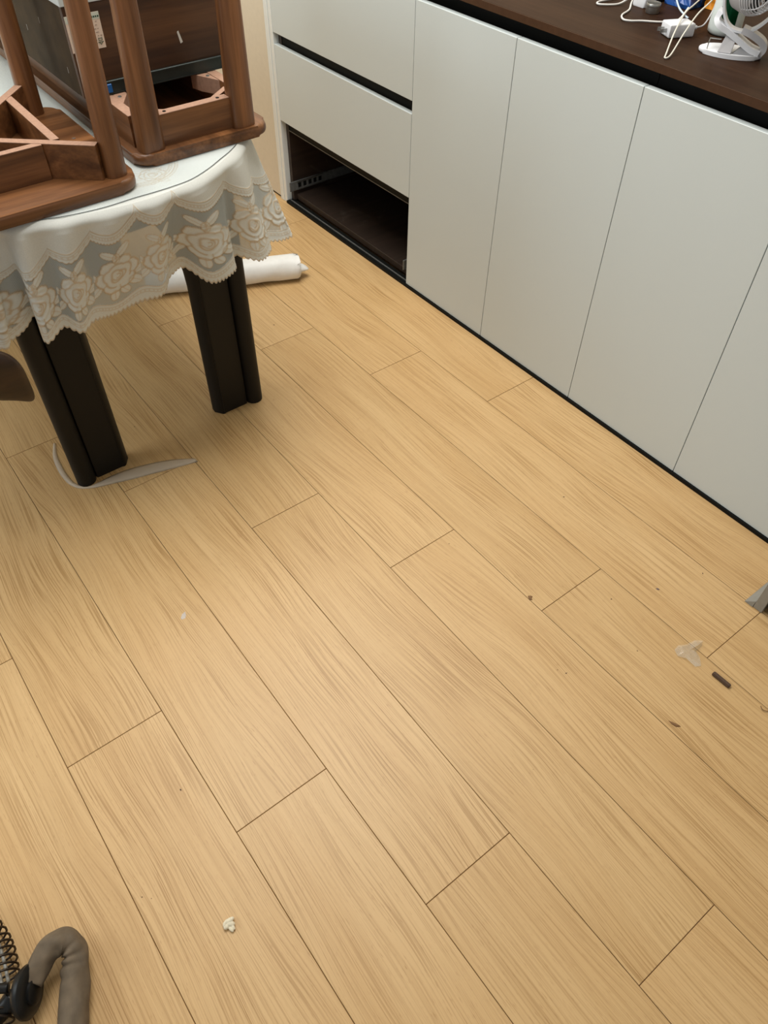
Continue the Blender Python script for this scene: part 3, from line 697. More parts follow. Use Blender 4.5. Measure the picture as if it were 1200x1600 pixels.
# back posts fall from the seat corners to a horn-shaped crest rail that wraps forward
for y in (1.17, 1.50):
    bm = bmesh.new(); post(bm, (0.185, y, ZS - 0.001), (0.085, y + (0.0 if y < 1.3 else 0.0), 0.60), 0.016, 0.014, sup=2.4); link('back_post', bm, m_wz, chx, smooth=True, autos=50)
path = crom([(0.277, 1.035, 0.506), (0.248, 1.035, 0.530), (0.20, 1.050, 0.546), (0.125, 1.105, 0.552), (0.07, 1.20, 0.552), (0.055, 1.335, 0.552), (0.07, 1.47, 0.552), (0.125, 1.565, 0.552), (0.20, 1.618, 0.546), (0.27, 1.635, 0.52)], 8)
def horn(bm):
    n = 24; rings = []; L = len(path)
    for i, c in enumerate(path):
        t = (path[min(i + 1, L - 1)] - path[max(i - 1, 0)]); t.z = 0; t.normalize(); nx = Vector((t.y, -t.x, 0))
        e = min(i, L - 1 - i) / 9.0
        hh = 0.058 * min(1, math.sqrt(max(0.0, 1 - (1 - min(1, e + 0.12)) ** 2.6))); th = 0.0115 * min(1, 0.55 + e)
        ring_ = []
        for j in range(n):
            a = 2 * math.pi * j / n; q = (abs(math.cos(a)) ** 2.8 + abs(math.sin(a)) ** 2.8) ** (-1 / 2.8)
            ring_.append(bm.verts.new(c + nx * (math.cos(a) * q * th) + Vector((0, 0, 1)) * (math.sin(a) * q * hh)))
        rings.append(ring_)
    for A, B in zip(rings, rings[1:]):
        for j in range(n): bm.faces.new((A[j], A[(j + 1) % n], B[(j + 1) % n], B[j]))
    bm.faces.new(rings[0][::-1]); bm.faces.new(rings[-1])
link('crest_rail', mk(horn), walnut('shaded_walnut_crest', 0, 0.15), chx, smooth=True, autos=60, label='dark rounded crest rail hanging below the table edge')  # walnut colour darkened to carry the shade on the hanging rail

# ---------------------------------------------------------------- things on the floor
def roll():
    a = Vector((0.86, 1.972, 0.0435)); b = Vector((1.330, 1.760, 0.0435)); t = (b - a).normalized(); s_ = Vector((-t.y, t.x, 0)); up = Vector((0, 0, 1))
    bm = bmesh.new(); K = 40; n = 150; prev = None
    for k in range(K + 1):
        f = k / K; row = []
        for j in range(n):
            turn = j / n * 4.0; th = 2 * math.pi * turn; r_ = 0.0432 - 0.0022 * turn
            wob = 0.0012 * math.sin(9 * f + th) + 0.0008 * math.sin(31 * f + 3 * th)
            if turn < 0.999: wob = min(0, wob)
            e = (random.Random(j // 5).uniform(-0.010, 0.008) - 0.006 * abs(math.sin(th))) if k == K else 0
            p = a.lerp(b, f) + t * e + (s_ * math.cos(th) + up * math.sin(th)) * (r_ + wob)
            row.append(bm.verts.new(p))
        if prev:
            for j in range(n - 1): bm.faces.new((prev[j], prev[j + 1], row[j + 1], row[j]))
        prev = row
    return bm, b, t
bm, b, t = roll()
rl = root('film_roll', (1.09, 1.84, 0), 'white roll of foam film lying on the floor behind the table leg', 'roll')
link('wound_sheet', bm, m_roll, rl, smooth=True)
bm = bmesh.new(); tube(bm, crom([tuple(b + t * -0.03 + Vector((0, 0, -0.004))), tuple(b + t * 0.004 + Vector((0.002, 0, -0.008))), tuple(b + t * 0.030 + Vector((0, -0.004, -0.014)))], 6), [0.030, 0.0295, 0.0285, 0.027, 0.0255, 0.024, 0.022, 0.020, 0.017, 0.014, 0.010, 0.006, 0.002], 18, flat=0.55)
link('loose_tongue', bm, m_roll, rl, smooth=True)
def film():
    A = [(0.322, 1.452), (0.301, 1.40), (0.293, 1.342), (0.295, 1.29), (0.306, 1.257), (0.325, 1.238), (0.352, 1.224), (0.390, 1.212), (0.430, 1.199), (0.475, 1.187), (0.54, 1.169), (0.606, 1.152)]
    B = [(0.329, 1.450), (0.314, 1.40), (0.3085, 1.342), (0.308, 1.30), (0.3125, 1.272), (0.330, 1.2425), (0.362, 1.2405), (0.392, 1.2425), (0.432, 1.240), (0.482, 1.229), (0.55, 1.204), (0.604, 1.170)]
    bm = bmesh.new(); a = crom([(x, y, 0.0006) for x, y in A], 6); b_ = crom([(x, y, 0.0006) for x, y in B], 6); cols = []
    for p, q in zip(a, b_):
        cols.append([bm.verts.new((p.x + (q.x - p.x) * k / 4, p.y + (q.y - p.y) * k / 4, 0.0006 + 0.0030 * math.sin(math.pi * k / 4) + 0.0004 * random.random())) for k in range(5)])
    for c0, c1 in zip(cols, cols[1:]):
        for k in range(4): bm.faces.new((c0[k], c0[k + 1], c1[k + 1], c1[k]))
    r_ = bmesh.ops.solidify(bm, geom=bm.faces[:], thickness=-0.0003)
    return bm
link('plastic_film_strip', film(), m_film, smooth=True, label='curved strip of milky clear plastic film on the floor around the left table leg', cat='plastic film')
# bent grey sleeve, black hub and wire spiral in the near left corner
sv = root('folding_frame', (-0.16, 0.22, 0), 'grey sleeved tube with black hub and wire spiral at the bottom left corner', 'frame')
hp = crom([(-0.176, 0.221, 0.046), (-0.152, 0.243, 0.046), (-0.129, 0.2525, 0.046), (-0.111, 0.2475, 0.042), (-0.1065, 0.229, 0.036), (-0.1155, 0.206, 0.029), (-0.131, 0.175, 0.026), (-0.148, 0.138, 0.026), (-0.172, 0.09, 0.026), (-0.20, 0.03, 0.026), (-0.22, -0.02, 0.026)], 10)
def sleeve(bm):
    n = 28; rings = []; L = len(hp); up = Vector((0, 0, 1))
    for i, c in enumerate(hp):
        t = (hp[min(i + 1, L - 1)] - hp[max(i - 1, 0)]).normalized(); a = t.cross(up).normalized(); u_ = a.cross(t)
        f = i / (L - 1); R0 = 0.0172 + 0.003 * min(1, f * 5) + 0.0025 * min(1, max(0, (f - 0.42) * 8))
        fold = gauss(f - 0.36, 0.018) + 1.1 * gauss(f - 0.42, 0.014) + 0.9 * gauss(f - 0.475, 0.012) + 0.5 * gauss(f - 0.54, 0.014)
        rings.append([bm.verts.new(c + (a * math.cos(th) + u_ * math.sin(th)) * (R0 - 0.0040 * fold * (0.5 + 0.5 * math.sin(th * 1 + 3 * f)) + 0.0009 * math.sin(3 * th + 40 * f) + 0.0007 * math.sin(5 * th - 25 * f))) for th in [2 * math.pi * j / n for j in range(n)]])
    for A, B in zip(rings, rings[1:]):
        for j in range(n): bm.faces.new((A[j], A[(j + 1) % n], B[(j + 1) % n], B[j]))
    bm.faces.new(rings[0][::-1]); bm.faces.new(rings[-1])
link('sleeve', mk(sleeve), m_foam, sv, smooth=True)
def disc(bm, c, ax, prof, n=28):
    ax = Vector(ax).normalized(); a = ax.orthogonal().normalized(); b_ = ax.cross(a); rings = [[bm.verts.new(Vector(c) + ax * h + (a * math.cos(2 * math.pi * j / n) + b_ * math.sin(2 * math.pi * j / n)) * r_) for j in range(n)] for r_, h in prof]
    for A, B in zip(rings, rings[1:]):
        for j in range(n): bm.faces.new((A[j], A[(j + 1) % n], B[(j + 1) % n], B[j]))
    bm.faces.new(rings[0][::-1]); bm.faces.new(rings[-1])
ax = Vector((0.79, -0.50, 0.15))
bm = bmesh.new(); disc(bm, (-0.190, 0.219, 0.042), ax, [(0.024, -0.006), (0.034, -0.003), (0.039, 0.004), (0.039, 0.009), (0.035, 0.013), (0.026, 0.015)], 36); link('hub', bm, m_bplastic, sv, smooth=True, autos=40)
bm = bmesh.new(); disc(bm, (-0.1765, 0.2105, 0.045), ax, [(0.020, -0.002), (0.020, 0.003), (0.016, 0.005)], 24); link('hub_cap', bm, m_bplastic, sv, smooth=True, autos=40)
bm = bmesh.new(); tube(bm, crom([(-0.203, 0.232, 0.062), (-0.222, 0.244, 0.062), (-0.27, 0.265, 0.06)], 6), 0.0075, 12); link('arm', bm, m_bplastic, sv, smooth=True)
bm = bmesh.new(); tube(bm, crom([(-0.204, 0.226, 0.040), (-0.222, 0.220, 0.034), (-0.27, 0.21, 0.03)], 6), 0.0145, 14); link('arm', bm, m_bplastic, sv, smooth=True)
def helix(c0, pts, R, turns, name='wire_spiral'):
    P = crom(pts, 40); L = len(P); out = []
    M_ = turns * 16
    for i in range(M_ + 1):
        f = i / M_ * (L - 1); k = min(int(f), L - 2); c = P[k].lerp(P[k + 1], f - k); t = (P[k + 1] - P[k]).normalized(); a = t.cross(Vector((0, 0, 1))).normalized(); u_ = a.cross(t)
        th = 2 * math.pi * i / 16; out.append(c + (a * math.cos(th) + u_ * math.sin(th)) * R)
    bm = bmesh.new(); tube(bm, out, 0.0019, 7); link(name, bm, m_wire, sv, smooth=True)
helix(None, [(-0.232, 0.400, 0.028), (-0.210, 0.340, 0.028), (-0.206, 0.300, 0.028), (-0.212, 0.262, 0.028)], 0.0235, 11)
helix(None, [(-0.232, 0.225, 0.028), (-0.246, 0.198, 0.028), (-0.266, 0.165, 0.028), (-0.29, 0.13, 0.028)], 0.0235, 8)
for dx in (-0.004, 0.006):
    bm = bmesh.new(); tube(bm, crom([(-0.234 + dx, 0.41, 0.032), (-0.211 + dx, 0.340, 0.032), (-0.207 + dx, 0.300, 0.033), (-0.212 + dx, 0.25, 0.035)], 6), 0.0028, 8); link('rod', bm, m_grey, sv, smooth=True)
# grey steel bracket at the right edge
bk = root('steel_bracket', (1.46, -0.04, 0), 'grey steel bracket foot standing on the floor at the right edge below the cabinets', 'bracket')
link('plate', mk(box, 1.3955, 1.53, -0.0535, -0.0320, 0.0005, 0.12, 0.0008), m_grey, bk)
bm = bmesh.new(); vs = [bm.verts.new(p) for p in ((1.394, -0.0315, 0.0005), (1.394, -0.0110, 0.0005), (1.53, -0.0110, 0.0005), (1.53, -0.0315, 0.0005), (1.396, -0.0315, 0.020), (1.53, -0.0315, 0.085))]
for f in ((0, 3, 2, 1), (0, 1, 4), (1, 2, 5, 4), (2, 3, 5), (3, 0, 4, 5)): bm.faces.new([vs[i] for i in f])
link('gusset', bm, m_grey, bk)
bm = bmesh.new(); tube(bm, [(1.402, -0.083, 0.0255), (1.53, -0.083, 0.0255)], 0.025, 20); link('rubber_foot', bm, m_bplastic, bk, smooth=True, autos=50)
# small litter on the planks
def blob(name, pts, h, mat, label, cat, group=None, twist=0.0):
    bm = bmesh.new(); n = len(pts); cx = sum(p[0] for p in pts) / n; cy = sum(p[1] for p in pts) / n
    lo = [bm.verts.new((x, y, 0.0003)) for x, y in pts]; hi = [bm.verts.new((cx + (x - cx) * 0.7, cy + (y - cy) * 0.7, 0.0003 + h * random.uniform(0.7, 1.1))) for x, y in pts]
    c = bm.verts.new((cx, cy, 0.0003 + h))
    for i in range(n):
        bm.faces.new((lo[i], lo[(i + 1) % n], hi[(i + 1) % n], hi[i])); bm.faces.new((hi[i], hi[(i + 1) % n], c))
    bm.faces.new(lo[::-1])
    return link(name, bm, mat, label=label, cat=cat, group=group)
def around(cx, cy, a, b, ang, n=9, jit=0.2):
    ca, sa = math.cos(ang), math.sin(ang); out = []
    for i in range(n):
        t = 2 * math.pi * i / n; r_ = 1 + random.uniform(-jit, jit); x, y = a * math.cos(t) * r_, b * math.sin(t) * r_
        out.append((cx + x * ca - y * sa, cy + x * sa + y * ca))
    return out
# the chewed lump of white paste
bm = bmesh.new()
for (dx, dy, dz, rx, ry, rz, an) in ((0.000, 0.001, 0.004, 0.0050, 0.0105, 0.004, 0.9), (0.0025, 0.0045, 0.0055, 0.0042, 0.0095, 0.0035, 1.5), (-0.006, -0.0005, 0.004, 0.005, 0.0045, 0.0042, 0.3), (-0.0015, -0.0085, 0.003, 0.0028, 0.006, 0.003, 0.25), (0.003, -0.0065, 0.003, 0.0028, 0.0065, 0.003, 0.05), (-0.004, 0.005, 0.005, 0.0068, 0.0036, 0.004, 0.45)):
    mt = Matrix.Translation((0.1135 + dx, 0.1195 + dy, 0.0004 + dz)) @ Matrix.Rotation(an, 4, 'Z') @ Matrix.Diagonal((rx, ry, rz, 1))
    bmesh.ops.create_icosphere(bm, subdivisions=3, radius=1.0, matrix=mt)
o = link('white_lump', bm, m_gum, smooth=True, label='small crumpled white lump on the planks near the bottom of the picture', cat='debris')
rm = o.modifiers.new('merge', 'REMESH'); rm.mode = 'VOXEL'; rm.voxel_size = 0.0007; rm.use_smooth_shade = True
# brown bar
bm = bmesh.new(); a = Vector((1.1765, -0.0825)); b_ = Vector((1.1775, -0.1245)); obar(bm, a, b_, 0.0098, 0.0004, 0.0078)
bmesh.ops.bevel(bm, geom=bm.edges[:], offset=0.0014, segments=2, affect='EDGES')
link('wooden_peg', bm, m_brown, label='short dark brown wooden peg lying on the floor at the right', cat='peg')
# crumpled clear plastic
def crumple(bm):
    rnd = random.Random(3); P = [(1.158, 0.004), (1.172, 0.006), (1.190, -0.004), (1.212, -0.008), (1.226, -0.020), (1.214, -0.026), (1.194, -0.026), (1.184, -0.042), (1.172, -0.056), (1.160, -0.050), (1.158, -0.026), (1.150, -0.010)]
    c = bm.verts.new((1.176, -0.018, 0.010)); inner = []
    vs = [bm.verts.new((x, y, 0.0006 + rnd.uniform(0, 0.006))) for x, y in P]
    mid_ = [bm.verts.new((1.176 + (x - 1.176) * 0.55 + rnd.uniform(-.003, .003), -0.018 + (y + 0.018) * 0.55 + rnd.uniform(-.003, .003), rnd.uniform(0.003, 0.014))) for x, y in P]
    n = len(P)
    for i in range(n):
        j = (i + 1) % n
        bm.faces.new((vs[i], vs[j], mid_[j])); bm.faces.new((vs[i], mid_[j], mid_[i])); bm.faces.new((mid_[i], mid_[j], c))
    bmesh.ops.solidify(bm, geom=bm.faces[:], thickness=0.0004)
link('crumpled_plastic', mk(crumple), m_crumple, label='crumpled scrap of clear plastic beside the brown peg', cat='plastic scrap')
blob('purple_chip', [(1.2575, 0.1365), (1.2625, 0.1345), (1.2640, 0.1285), (1.2590, 0.1300)], 0.001, plain('purple_grey_chip', (0.13, 0.09, 0.10, 1), 0.6), 'tiny grey-purple square chip on the floor left of the steel bracket', 'debris')
blob('bark_flake', [(1.004, 0.302), (1.010, 0.299), (1.012, 0.294), (1.006, 0.292), (1.004, 0.287), (0.999, 0.291), (1.001, 0.297)], 0.0022, m_flake, 'small brown flake on a plank seam in the middle of the floor', 'debris')
blob('curved_shaving', [(1.0135, -0.094), (1.0185, -0.103), (1.0225, -0.112), (1.0235, -0.1185), (1.0155, -0.113), (1.0125, -0.104)], 0.0025, m_flake, 'curved brown wood shaving on the floor below the peg', 'debris')
bm = bmesh.new(); tube(bm, crom([(1.193, -0.190, 0.001), (1.188, -0.197, 0.003), (1.192, -0.205, 0.003), (1.200, -0.206, 0.0015)], 5), 0.0009, 6)
link('curled_fibre', bm, m_flake, smooth=True, label='thin curled brown fibre on the floor at the right edge', cat='debris')
blob('dust_smudge', around(0.344, 0.731, 0.0095, 0.0065, 0.8, 12, 0.3), 0.0002, m_smudge, 'faint white dusty smudge on the plank below the table', 'smudge')
SP = [(1.383, 0.097, 0.0022), (0.155, 0.379, 0.0020), (0.014, 0.250, 0.0013), (0.026, 0.238, 0.0010), (1.104, 1.569, 0.0030), (1.092, 0.052, 0.0016), (0.927, 0.108, 0.0022), (0.918, 0.125, 0.0010), (1.152, 0.179, 0.0020),
      (0.665, 0.62, 0.0008), (0.96, 0.53, 0.0010), (0.50, 0.05, 0.0010), (0.72, 0.0, 0.0008), (0.42, 1.44, 0.0018), (0.53, 1.385, 0.0016), (1.30, 0.47, 0.0022)]
for x, y, r_ in SP:
    blob('speck', around(x, y, r_, r_ * 0.55, random.uniform(0, 3), 6, 0.35), 0.0009, m_brown, 'tiny dark speck of dirt on the oak planks', 'debris', 'dark specks scattered on the floor')

# ---------------------------------------------------------------- things on the worktop
ZC = 0.8953
# charger
cg = root('phone_charger', (1.745, 0.80, ZC), 'white plug charger with two metal prongs lying on the dark worktop', 'charger')
d = Vector((0.60, -0.80)); d.normalize(); nn = Vector((-d.y, d.x)); c0 = Vector((1.737, 0.8375)); L, Wd = 0.064, 0.020
d = (Vector((1.800, 0.795)) - Vector((1.742, 0.822))).normalized(); nn = Vector((-d.y, d.x))
q0 = Vector((1.741, 0.820)); P4 = [q0 - nn * 0.020, q0 + d * 0.058 - nn * 0.020, q0 + d * 0.058 + nn * 0.020, q0 + nn * 0.020]
bm = bmesh.new(); prism(bm, [tuple(p) for p in P4], ZC + 0.0003, ZC + 0.0265, 0.0035, 3); link('body', bm, m_plastic, cg, smooth=True, autos=50)
for s_ in (-0.0065, 0.0065):
    a = q0 - d * 0.0005 + nn * s_; b_ = a - d * 0.015; bm = bmesh.new(); t2 = nn * 0.0008
    prism(bm, [tuple(a + t2), tuple(a - t2), tuple(b_ - t2), tuple(b_ + t2)], ZC + 0.009, ZC + 0.0165); link('prong', bm, m_metal, cg)
e = q0 + d * 0.0582; bm = bmesh.new(); tube(bm, [(e.x, e.y, ZC + 0.013), (e.x + d.x * 0.016, e.y + d.y * 0.016, ZC + 0.013)], [0.0055, 0.0035], 12); link('cable_boot', bm, m_plastic, cg, smooth=True)
# cables
def cable(pts, r_, label, n=10, mat=None):
    bm = bmesh.new(); tube(bm, crom(pts, n), r_, 8); return link('cable', bm, mat or m_cord, smooth=True, label=label, cat='cable')
z = ZC + 0.0025
cable([(1.879, 0.868, z + .02), (1.850, 0.868, z), (1.81, 0.88, z), (1.778, 0.912, z), (1.757, 0.928, z), (1.752, 0.945, z), (1.775, 0.968, z), (1.82, 0.985, z), (1.87, 1.02, z), (1.95, 1.07, z), (2.05, 1.12, z)], 0.0021, 'white cable curving across the worktop in front of the metal tin')
cable([(1.935, 1.055, z + .006), (1.880, 1.035, z + .006), (1.835, 1.030, z), (1.800, 1.048, z), (1.795, 1.062, z), (1.815, 1.070, z), (1.87, 1.066, z), (1.93, 1.085, z), (2.0, 1.13, z)], 0.0021, 'white cable loop at the far left of the worktop clutter')
cable([(1.955, 0.995, z + .105), (1.918, 0.950, z + .050), (1.890, 0.905, z + .016), (1.872, 0.868, z + .006), (1.868, 0.855, z + .004)], 0.0021, 'pale blue-white cable draped over the blue packet', mat=plain('pale_blue_cable', (0.5, 0.6, 0.68, 1), 0.45))
cable([(1.932, 0.875, z + 0.03), (1.86, 0.845, z + 0.032), (1.79, 0.815, z + 0.034), (1.71, 0.775, z + 0.020), (1.640, 0.735, z + 0.0015), (1.6265, 0.7270, z), (1.629, 0.7225, z), (1.650, 0.7285, z + 0.003), (1.715, 0.755, z + 0.022), (1.80, 0.79, z + 0.036), (1.87, 0.815, z + 0.040), (1.93, 0.84, z + 0.04)], 0.00165, 'narrow cream cable loop reaching over the charger to the worktop edge', mat=plain('cream_cable', (0.62, 0.60, 0.53, 1), 0.5))
cable([(e.x + d.x * 0.0185, e.y + d.y * 0.0185, ZC + 0.013), (1.835, 0.789, z + 0.012), (1.87, 0.80, z + 0.03), (1.93, 0.83, z + 0.055), (2.0, 0.87, z + 0.06)], 0.0016, 'grey cable running from the charger past the white bottle', mat=m_gplastic)
# second plug and tin
sp = root('second_plug', (1.88, 0.99, ZC), 'white plug behind the metal tin at the top of the picture', 'charger')
bm = bmesh.new(); prism(bm, rrect(1.862, 1.905, 0.975, 1.012, 0.004), ZC + 0.0003, ZC + 0.020, 0.002); link('body', bm, m_plastic, sp, smooth=True, autos=50)
bm = bmesh.new(); tube(bm, [(1.9055, 0.992, ZC + 0.011), (1.918, 0.992, ZC + 0.011)], [0.005, 0.0035], 10); link('cable_boot', bm, m_plastic, sp, smooth=True)
tn = root('metal_tin', (1.853, 0.944, ZC), 'small round silver metal tin on the worktop beside the cable', 'tin')
bm = bmesh.new(); lathe(bm, [(0.0150, 0.0003), (0.0158, 0.002), (0.0158, 0.013)], 32, (1.853, 0.944, ZC)); link('tin_body', bm, m_metal, tn, smooth=True, autos=40)
bm = bmesh.new(); lathe(bm, [(0.0163, 0.0132), (0.0166, 0.014), (0.0166, 0.019), (0.0158, 0.0202), (0.0145, 0.0196)], 32, (1.853, 0.944, ZC)); link('lid', bm, m_metal, tn, smooth=True, autos=40)
bm = bmesh.new(); prism(bm, rrect(1.935, 1.985, 0.985, 1.045, 0.006), ZC + 0.0003, ZC + 0.12, 0.004); link('black_box', bm, m_bplastic, smooth=True, autos=50, label='dark box standing behind the metal tin, mostly out of frame', cat='box')
# packets
def packet(name, x0, x1, y0, y1, h, mat, label, cat, seed, amp=0.006):
    rnd = random.Random(seed); bm = bmesh.new(); box(bm, x0, x1, y0, y1, ZC + 0.0004, ZC + h)
    bmesh.ops.subdivide_edges(bm, edges=bm.edges[:], cuts=7, use_grid_fill=True)
    for v in bm.verts:
        if v.co.z > ZC + 0.002: v.co += Vector((rnd.uniform(-amp, amp), rnd.uniform(-amp, amp), rnd.uniform(-amp, amp) * 0.6))
    return link(name, bm, mat, label=label, cat=cat)
bp = packet('blue_packet', 1.937, 2.03, 0.905, 0.975, 0.075, m_blue, 'blue snack packet at the back of the worktop', 'packet', 4, 0.004)
packet('orange_packet', 1.983, 2.04, 0.850, 0.895, 0.085, m_orange, 'crinkled orange foil packet between the blue packet and the green card box', 'packet', 5, 0.006)
bx = root('card_box', (1.96, 0.82, ZC), 'small olive and beige card box behind the white bottle', 'box')
link('carton', mk(box, 1.935, 1.975, 0.798, 0.835, ZC + 0.0003, ZC + 0.10, 0.001), m_olive, bx)
link('printed_band', mk(box, 1.9335, 1.9348, 0.80, 0.833, ZC + 0.035, ZC + 0.075), plain('green_print', (0.12, 0.25, 0.08, 1), 0.6), bx)
# bottle lying back, white with green label
bt = root('white_bottle', (1.865, 0.745, ZC), 'white plastic bottle with a green label behind the fan', 'bottle')
bm = bmesh.new(); lathe(bm, [(0.030, 0.0005), (0.0345, 0.004), (0.0355, 0.012), (0.0345, 0.045), (0.0330, 0.085), (0.030, 0.115), (0.022, 0.135), (0.013, 0.142), (0.013, 0.150)], 40, (1.866, 0.757, ZC)); link('bottle_body', bm, plain('frosted_white_plastic', (0.62, 0.68, 0.66, 1), 0.3, 0.02), bt, smooth=True, autos=50)
bm = bmesh.new(); lathe(bm, [(0.016, 0.1505), (0.0165, 0.152), (0.0165, 0.172), (0.015, 0.174)], 28, (1.866, 0.757, ZC)); link('cap', bm, m_plastic, bt, smooth=True, autos=50)
bm = bmesh.new(); n = 20; lo, hi = [], []
for k in range(n + 1):
    a = math.radians(-178 + 62 * k / n); ca, sa = math.cos(a), math.sin(a)
    lo.append(bm.verts.new((1.866 + 0.0357 * ca, 0.757 + 0.0357 * sa, ZC + 0.022))); hi.append(bm.verts.new((1.866 + 0.0342 * ca, 0.757 + 0.0342 * sa, ZC + 0.078)))
for k in range(n): bm.faces.new((lo[k], lo[k + 1], hi[k + 1], hi[k]))
bmesh.ops.solidify(bm, geom=bm.faces[:], thickness=-0.0004)
link('label_strip', bm, m_green, bt, smooth=True, label='green label')
# clip fan
C = Vector((1.755, 0.655, 0)); wv = Vector((0.477, -0.879, 0)); dv = Vector((0.879, 0.477, 0))
def F3(a, b_, z_): return C + wv * a + dv * b_ + Vector((0, 0, ZC + z_))
fn = root('clip_fan', (C.x, C.y, ZC), 'small white desk fan with an oval base and ribbed guard on the worktop', 'fan')
bm = bmesh.new(); pts = []
for k in range(40):
    a = 2 * math.pi * k / 40; p = F3(-0.006 + 0.064 * math.cos(a), 0.010 + 0.036 * math.sin(a), 0); pts.append((p.x, p.y))
prism(bm, pts, ZC + 0.0004, ZC + 0.0085, 0.003, 3); link('base', bm, m_plastic, fn, smooth=True, autos=40)
def ribbon(name, pts, wd, th, mat, n=8, dirv=None):
    """strip that follows pts, width along dirv"""
    P = crom(pts, n); bm = bmesh.new(); rings = []; L = len(P); dd = Vector(dirv or dv).normalized()
    for i, p in enumerate(P):
        t = (P[min(i + 1, L - 1)] - P[max(i - 1, 0)]).normalized(); nn_ = t.cross(dd).normalized(); w2 = wd[0] + (wd[1] - wd[0]) * i / (L - 1) if isinstance(wd, tuple) else wd
        rings.append([bm.verts.new(p + dd * a * w2 + nn_ * b2 * th) for a, b2 in ((-.5, -.5), (.5, -.5), (.5, .5), (-.5, .5))])
    for A, B in zip(rings, rings[1:]):
        for j in range(4): bm.faces.new((A[j], A[(j + 1) % 4], B[(j + 1) % 4], B[j]))
    bm.faces.new(rings[0][::-1]); bm.faces.new(rings[-1])
    bmesh.ops.bevel(bm, geom=[e_ for e_ in bm.edges if not e_.is_boundary and e_.calc_face_angle(0) > 0.8], offset=0.0006, segments=2, affect='EDGES')
    return link(name, bm, mat, fn, smooth=True, autos=40)
ribbon('clamp_arm', [F3(0.050, 0.004, 0.012), F3(0.030, 0.002, 0.018), F3(0.000, 0.0, 0.034), (F3(-0.022, 0.0, 0.045)), F3(-0.042, 0.0, 0.054), F3(-0.050, 0.006, 0.064), F3(-0.046, 0.014, 0.074)], 0.030, 0.010, m_plastic)
ribbon('clamp_arm', [F3(0.050, 0.006, 0.010), F3(0.056, 0.006, 0.020), F3(0.048, 0.004, 0.032), F3(0.025, 0.0, 0.044), F3(0.005, 0.0, 0.050)], 0.024, 0.012, m_gplastic)
bm = bmesh.new()
A4 = [F3(-0.030, -0.022, 0.009), F3(-0.003, -0.022, 0.009), F3(0.000, -0.010, 0.042), F3(-0.020, -0.010, 0.046)]; B4 = [p + dv * 0.018 for p in A4]
va = [bm.verts.new(p) for p in A4]; vb = [bm.verts.new(p) for p in B4]
bm.faces.new(va); bm.faces.new(vb[::-1])
for i in range(4): bm.faces.new((va[i], va[(i + 1) % 4], vb[(i + 1) % 4], vb[i]))
bmesh.ops.bevel(bm, geom=bm.edges[:], offset=0.001, segments=2, affect='EDGES')
link('upright', bm, m_gplastic, fn)
bm = bmesh.new(); A3 = [F3(0.000, -0.018, 0.009), F3(0.042, -0.012, 0.009), F3(0.018, -0.010, 0.026)]; B3 = [p + dv * 0.012 for p in A3]
va = [bm.verts.new(p) for p in A3]; vb = [bm.verts.new(p) for p in B3]; bm.faces.new(va); bm.faces.new(vb[::-1])
for i in range(3): bm.faces.new((va[i], va[(i + 1) % 3], vb[(i + 1) % 3], vb[i]))
link('gusset', bm, plain('shaded_grey_plastic', (0.28, 0.28, 0.29, 1), 0.4), fn)
bm = bmesh.new(); tube(bm, [F3(-0.052, -0.008, 0.0088), F3(-0.052, -0.008, 0.022), F3(-0.052, 0.010, 0.024), F3(-0.030, 0.012, 0.024)], 0.0012, 6); link('spring', bm, m_metal, fn)
ribbon('cradle', [F3(-0.050, 0.0, 0.125), F3(-0.046, 0.0, 0.095), F3(-0.036, 0.0, 0.068), F3(-0.020, 0.0, 0.051), F3(0.004, 0.0, 0.046), F3(0.028, 0.0, 0.054), F3(0.050, 0.0, 0.078), F3(0.066, 0.0, 0.110), F3(0.072, 0, 0.14)], 0.022, 0.004, m_plastic)
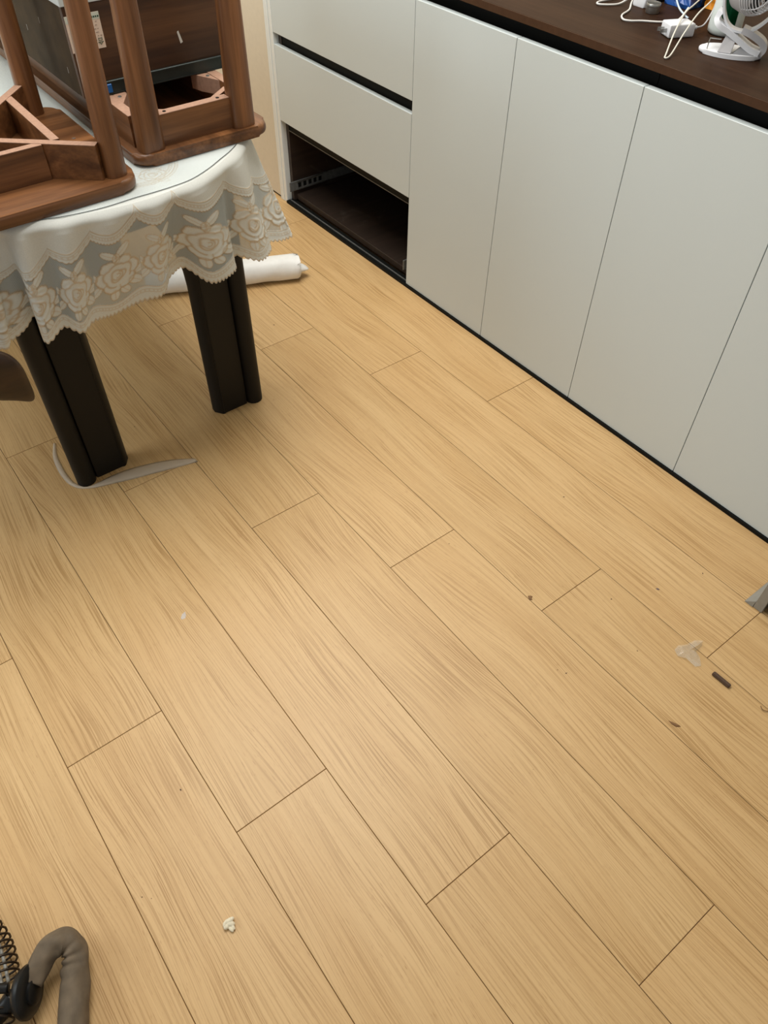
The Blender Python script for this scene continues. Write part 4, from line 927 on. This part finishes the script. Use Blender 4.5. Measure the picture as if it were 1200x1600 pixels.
# head: drum guard of rings, motor shell
HC = F3(0.012, 0.0, 0.118); hax = (dv * -0.55 + wv * 0.83 + Vector((0, 0, 0.1))).normalized()
ha = hax.orthogonal().normalized(); hb = hax.cross(ha)
bm = bmesh.new(); prof = [(0.012, -0.040), (0.026, -0.038), (0.036, -0.028), (0.041, -0.010), (0.0415, 0.000), (0.037, 0.001)]
disc(bm, HC - wv * 0.010, hax, prof, 36); link('motor_shell', bm, m_gplastic, fn, smooth=True, autos=50)
for k in range(9):
    rr_ = 0.0435 - 0.00025 * k * k; hh = 0.004 + 0.0048 * k
    bm = bmesh.new(); tube(bm, [HC - wv * 0.010 + hax * hh + (ha * math.cos(2 * math.pi * j / 40) + hb * math.sin(2 * math.pi * j / 40)) * rr_ for j in range(40)], 0.00125, 6, True)
    link('guard_ring', bm, m_plastic, fn, smooth=True)
for j in range(10):
    a = 2 * math.pi * j / 10; bm = bmesh.new(); u_ = ha * math.cos(a) + hb * math.sin(a); c_ = HC - wv * 0.010
    tube(bm, [c_ + u_ * 0.0418 + hax * 0.002, c_ + u_ * 0.0412 + hax * 0.016, c_ + u_ * 0.0375 + hax * 0.032, c_ + u_ * 0.028 + hax * 0.0440, c_ + u_ * 0.008 + hax * 0.047], 0.0011, 6); link('guard_bar', bm, m_plastic, fn, smooth=True)
bm = bmesh.new(); disc(bm, HC - wv * 0.010 + hax * 0.046, hax, [(0.010, -0.002), (0.010, 0.002), (0.007, 0.003)], 24); link('guard_hub', bm, m_plastic, fn, smooth=True, autos=50)
for j in range(4):
    a = 2 * math.pi * j / 4 + 0.4; u_ = ha * math.cos(a) + hb * math.sin(a); v_ = ha * -math.sin(a) + hb * math.cos(a); c_ = HC - wv * 0.010 + hax * 0.018
    bm = bmesh.new(); q = [c_ + u_ * 0.004 - v_ * 0.003 - hax * 0.004, c_ + u_ * 0.036 - v_ * 0.012 - hax * 0.005, c_ + u_ * 0.038 + v_ * 0.008 + hax * 0.005, c_ + u_ * 0.004 + v_ * 0.003 + hax * 0.003]
    bm.faces.new([bm.verts.new(p) for p in q]); bmesh.ops.solidify(bm, geom=bm.faces[:], thickness=0.0012); link('blade', bm, m_bplastic, fn)
bm = bmesh.new(); box(bm, 1.79, 1.90, 0.52, 0.575, ZC + 0.0004, ZC + 0.055, 0.006, 3); link('black_pouch', bm, m_bplastic, smooth=True, autos=50, label='black pouch on the worktop right of the fan', cat='pouch')
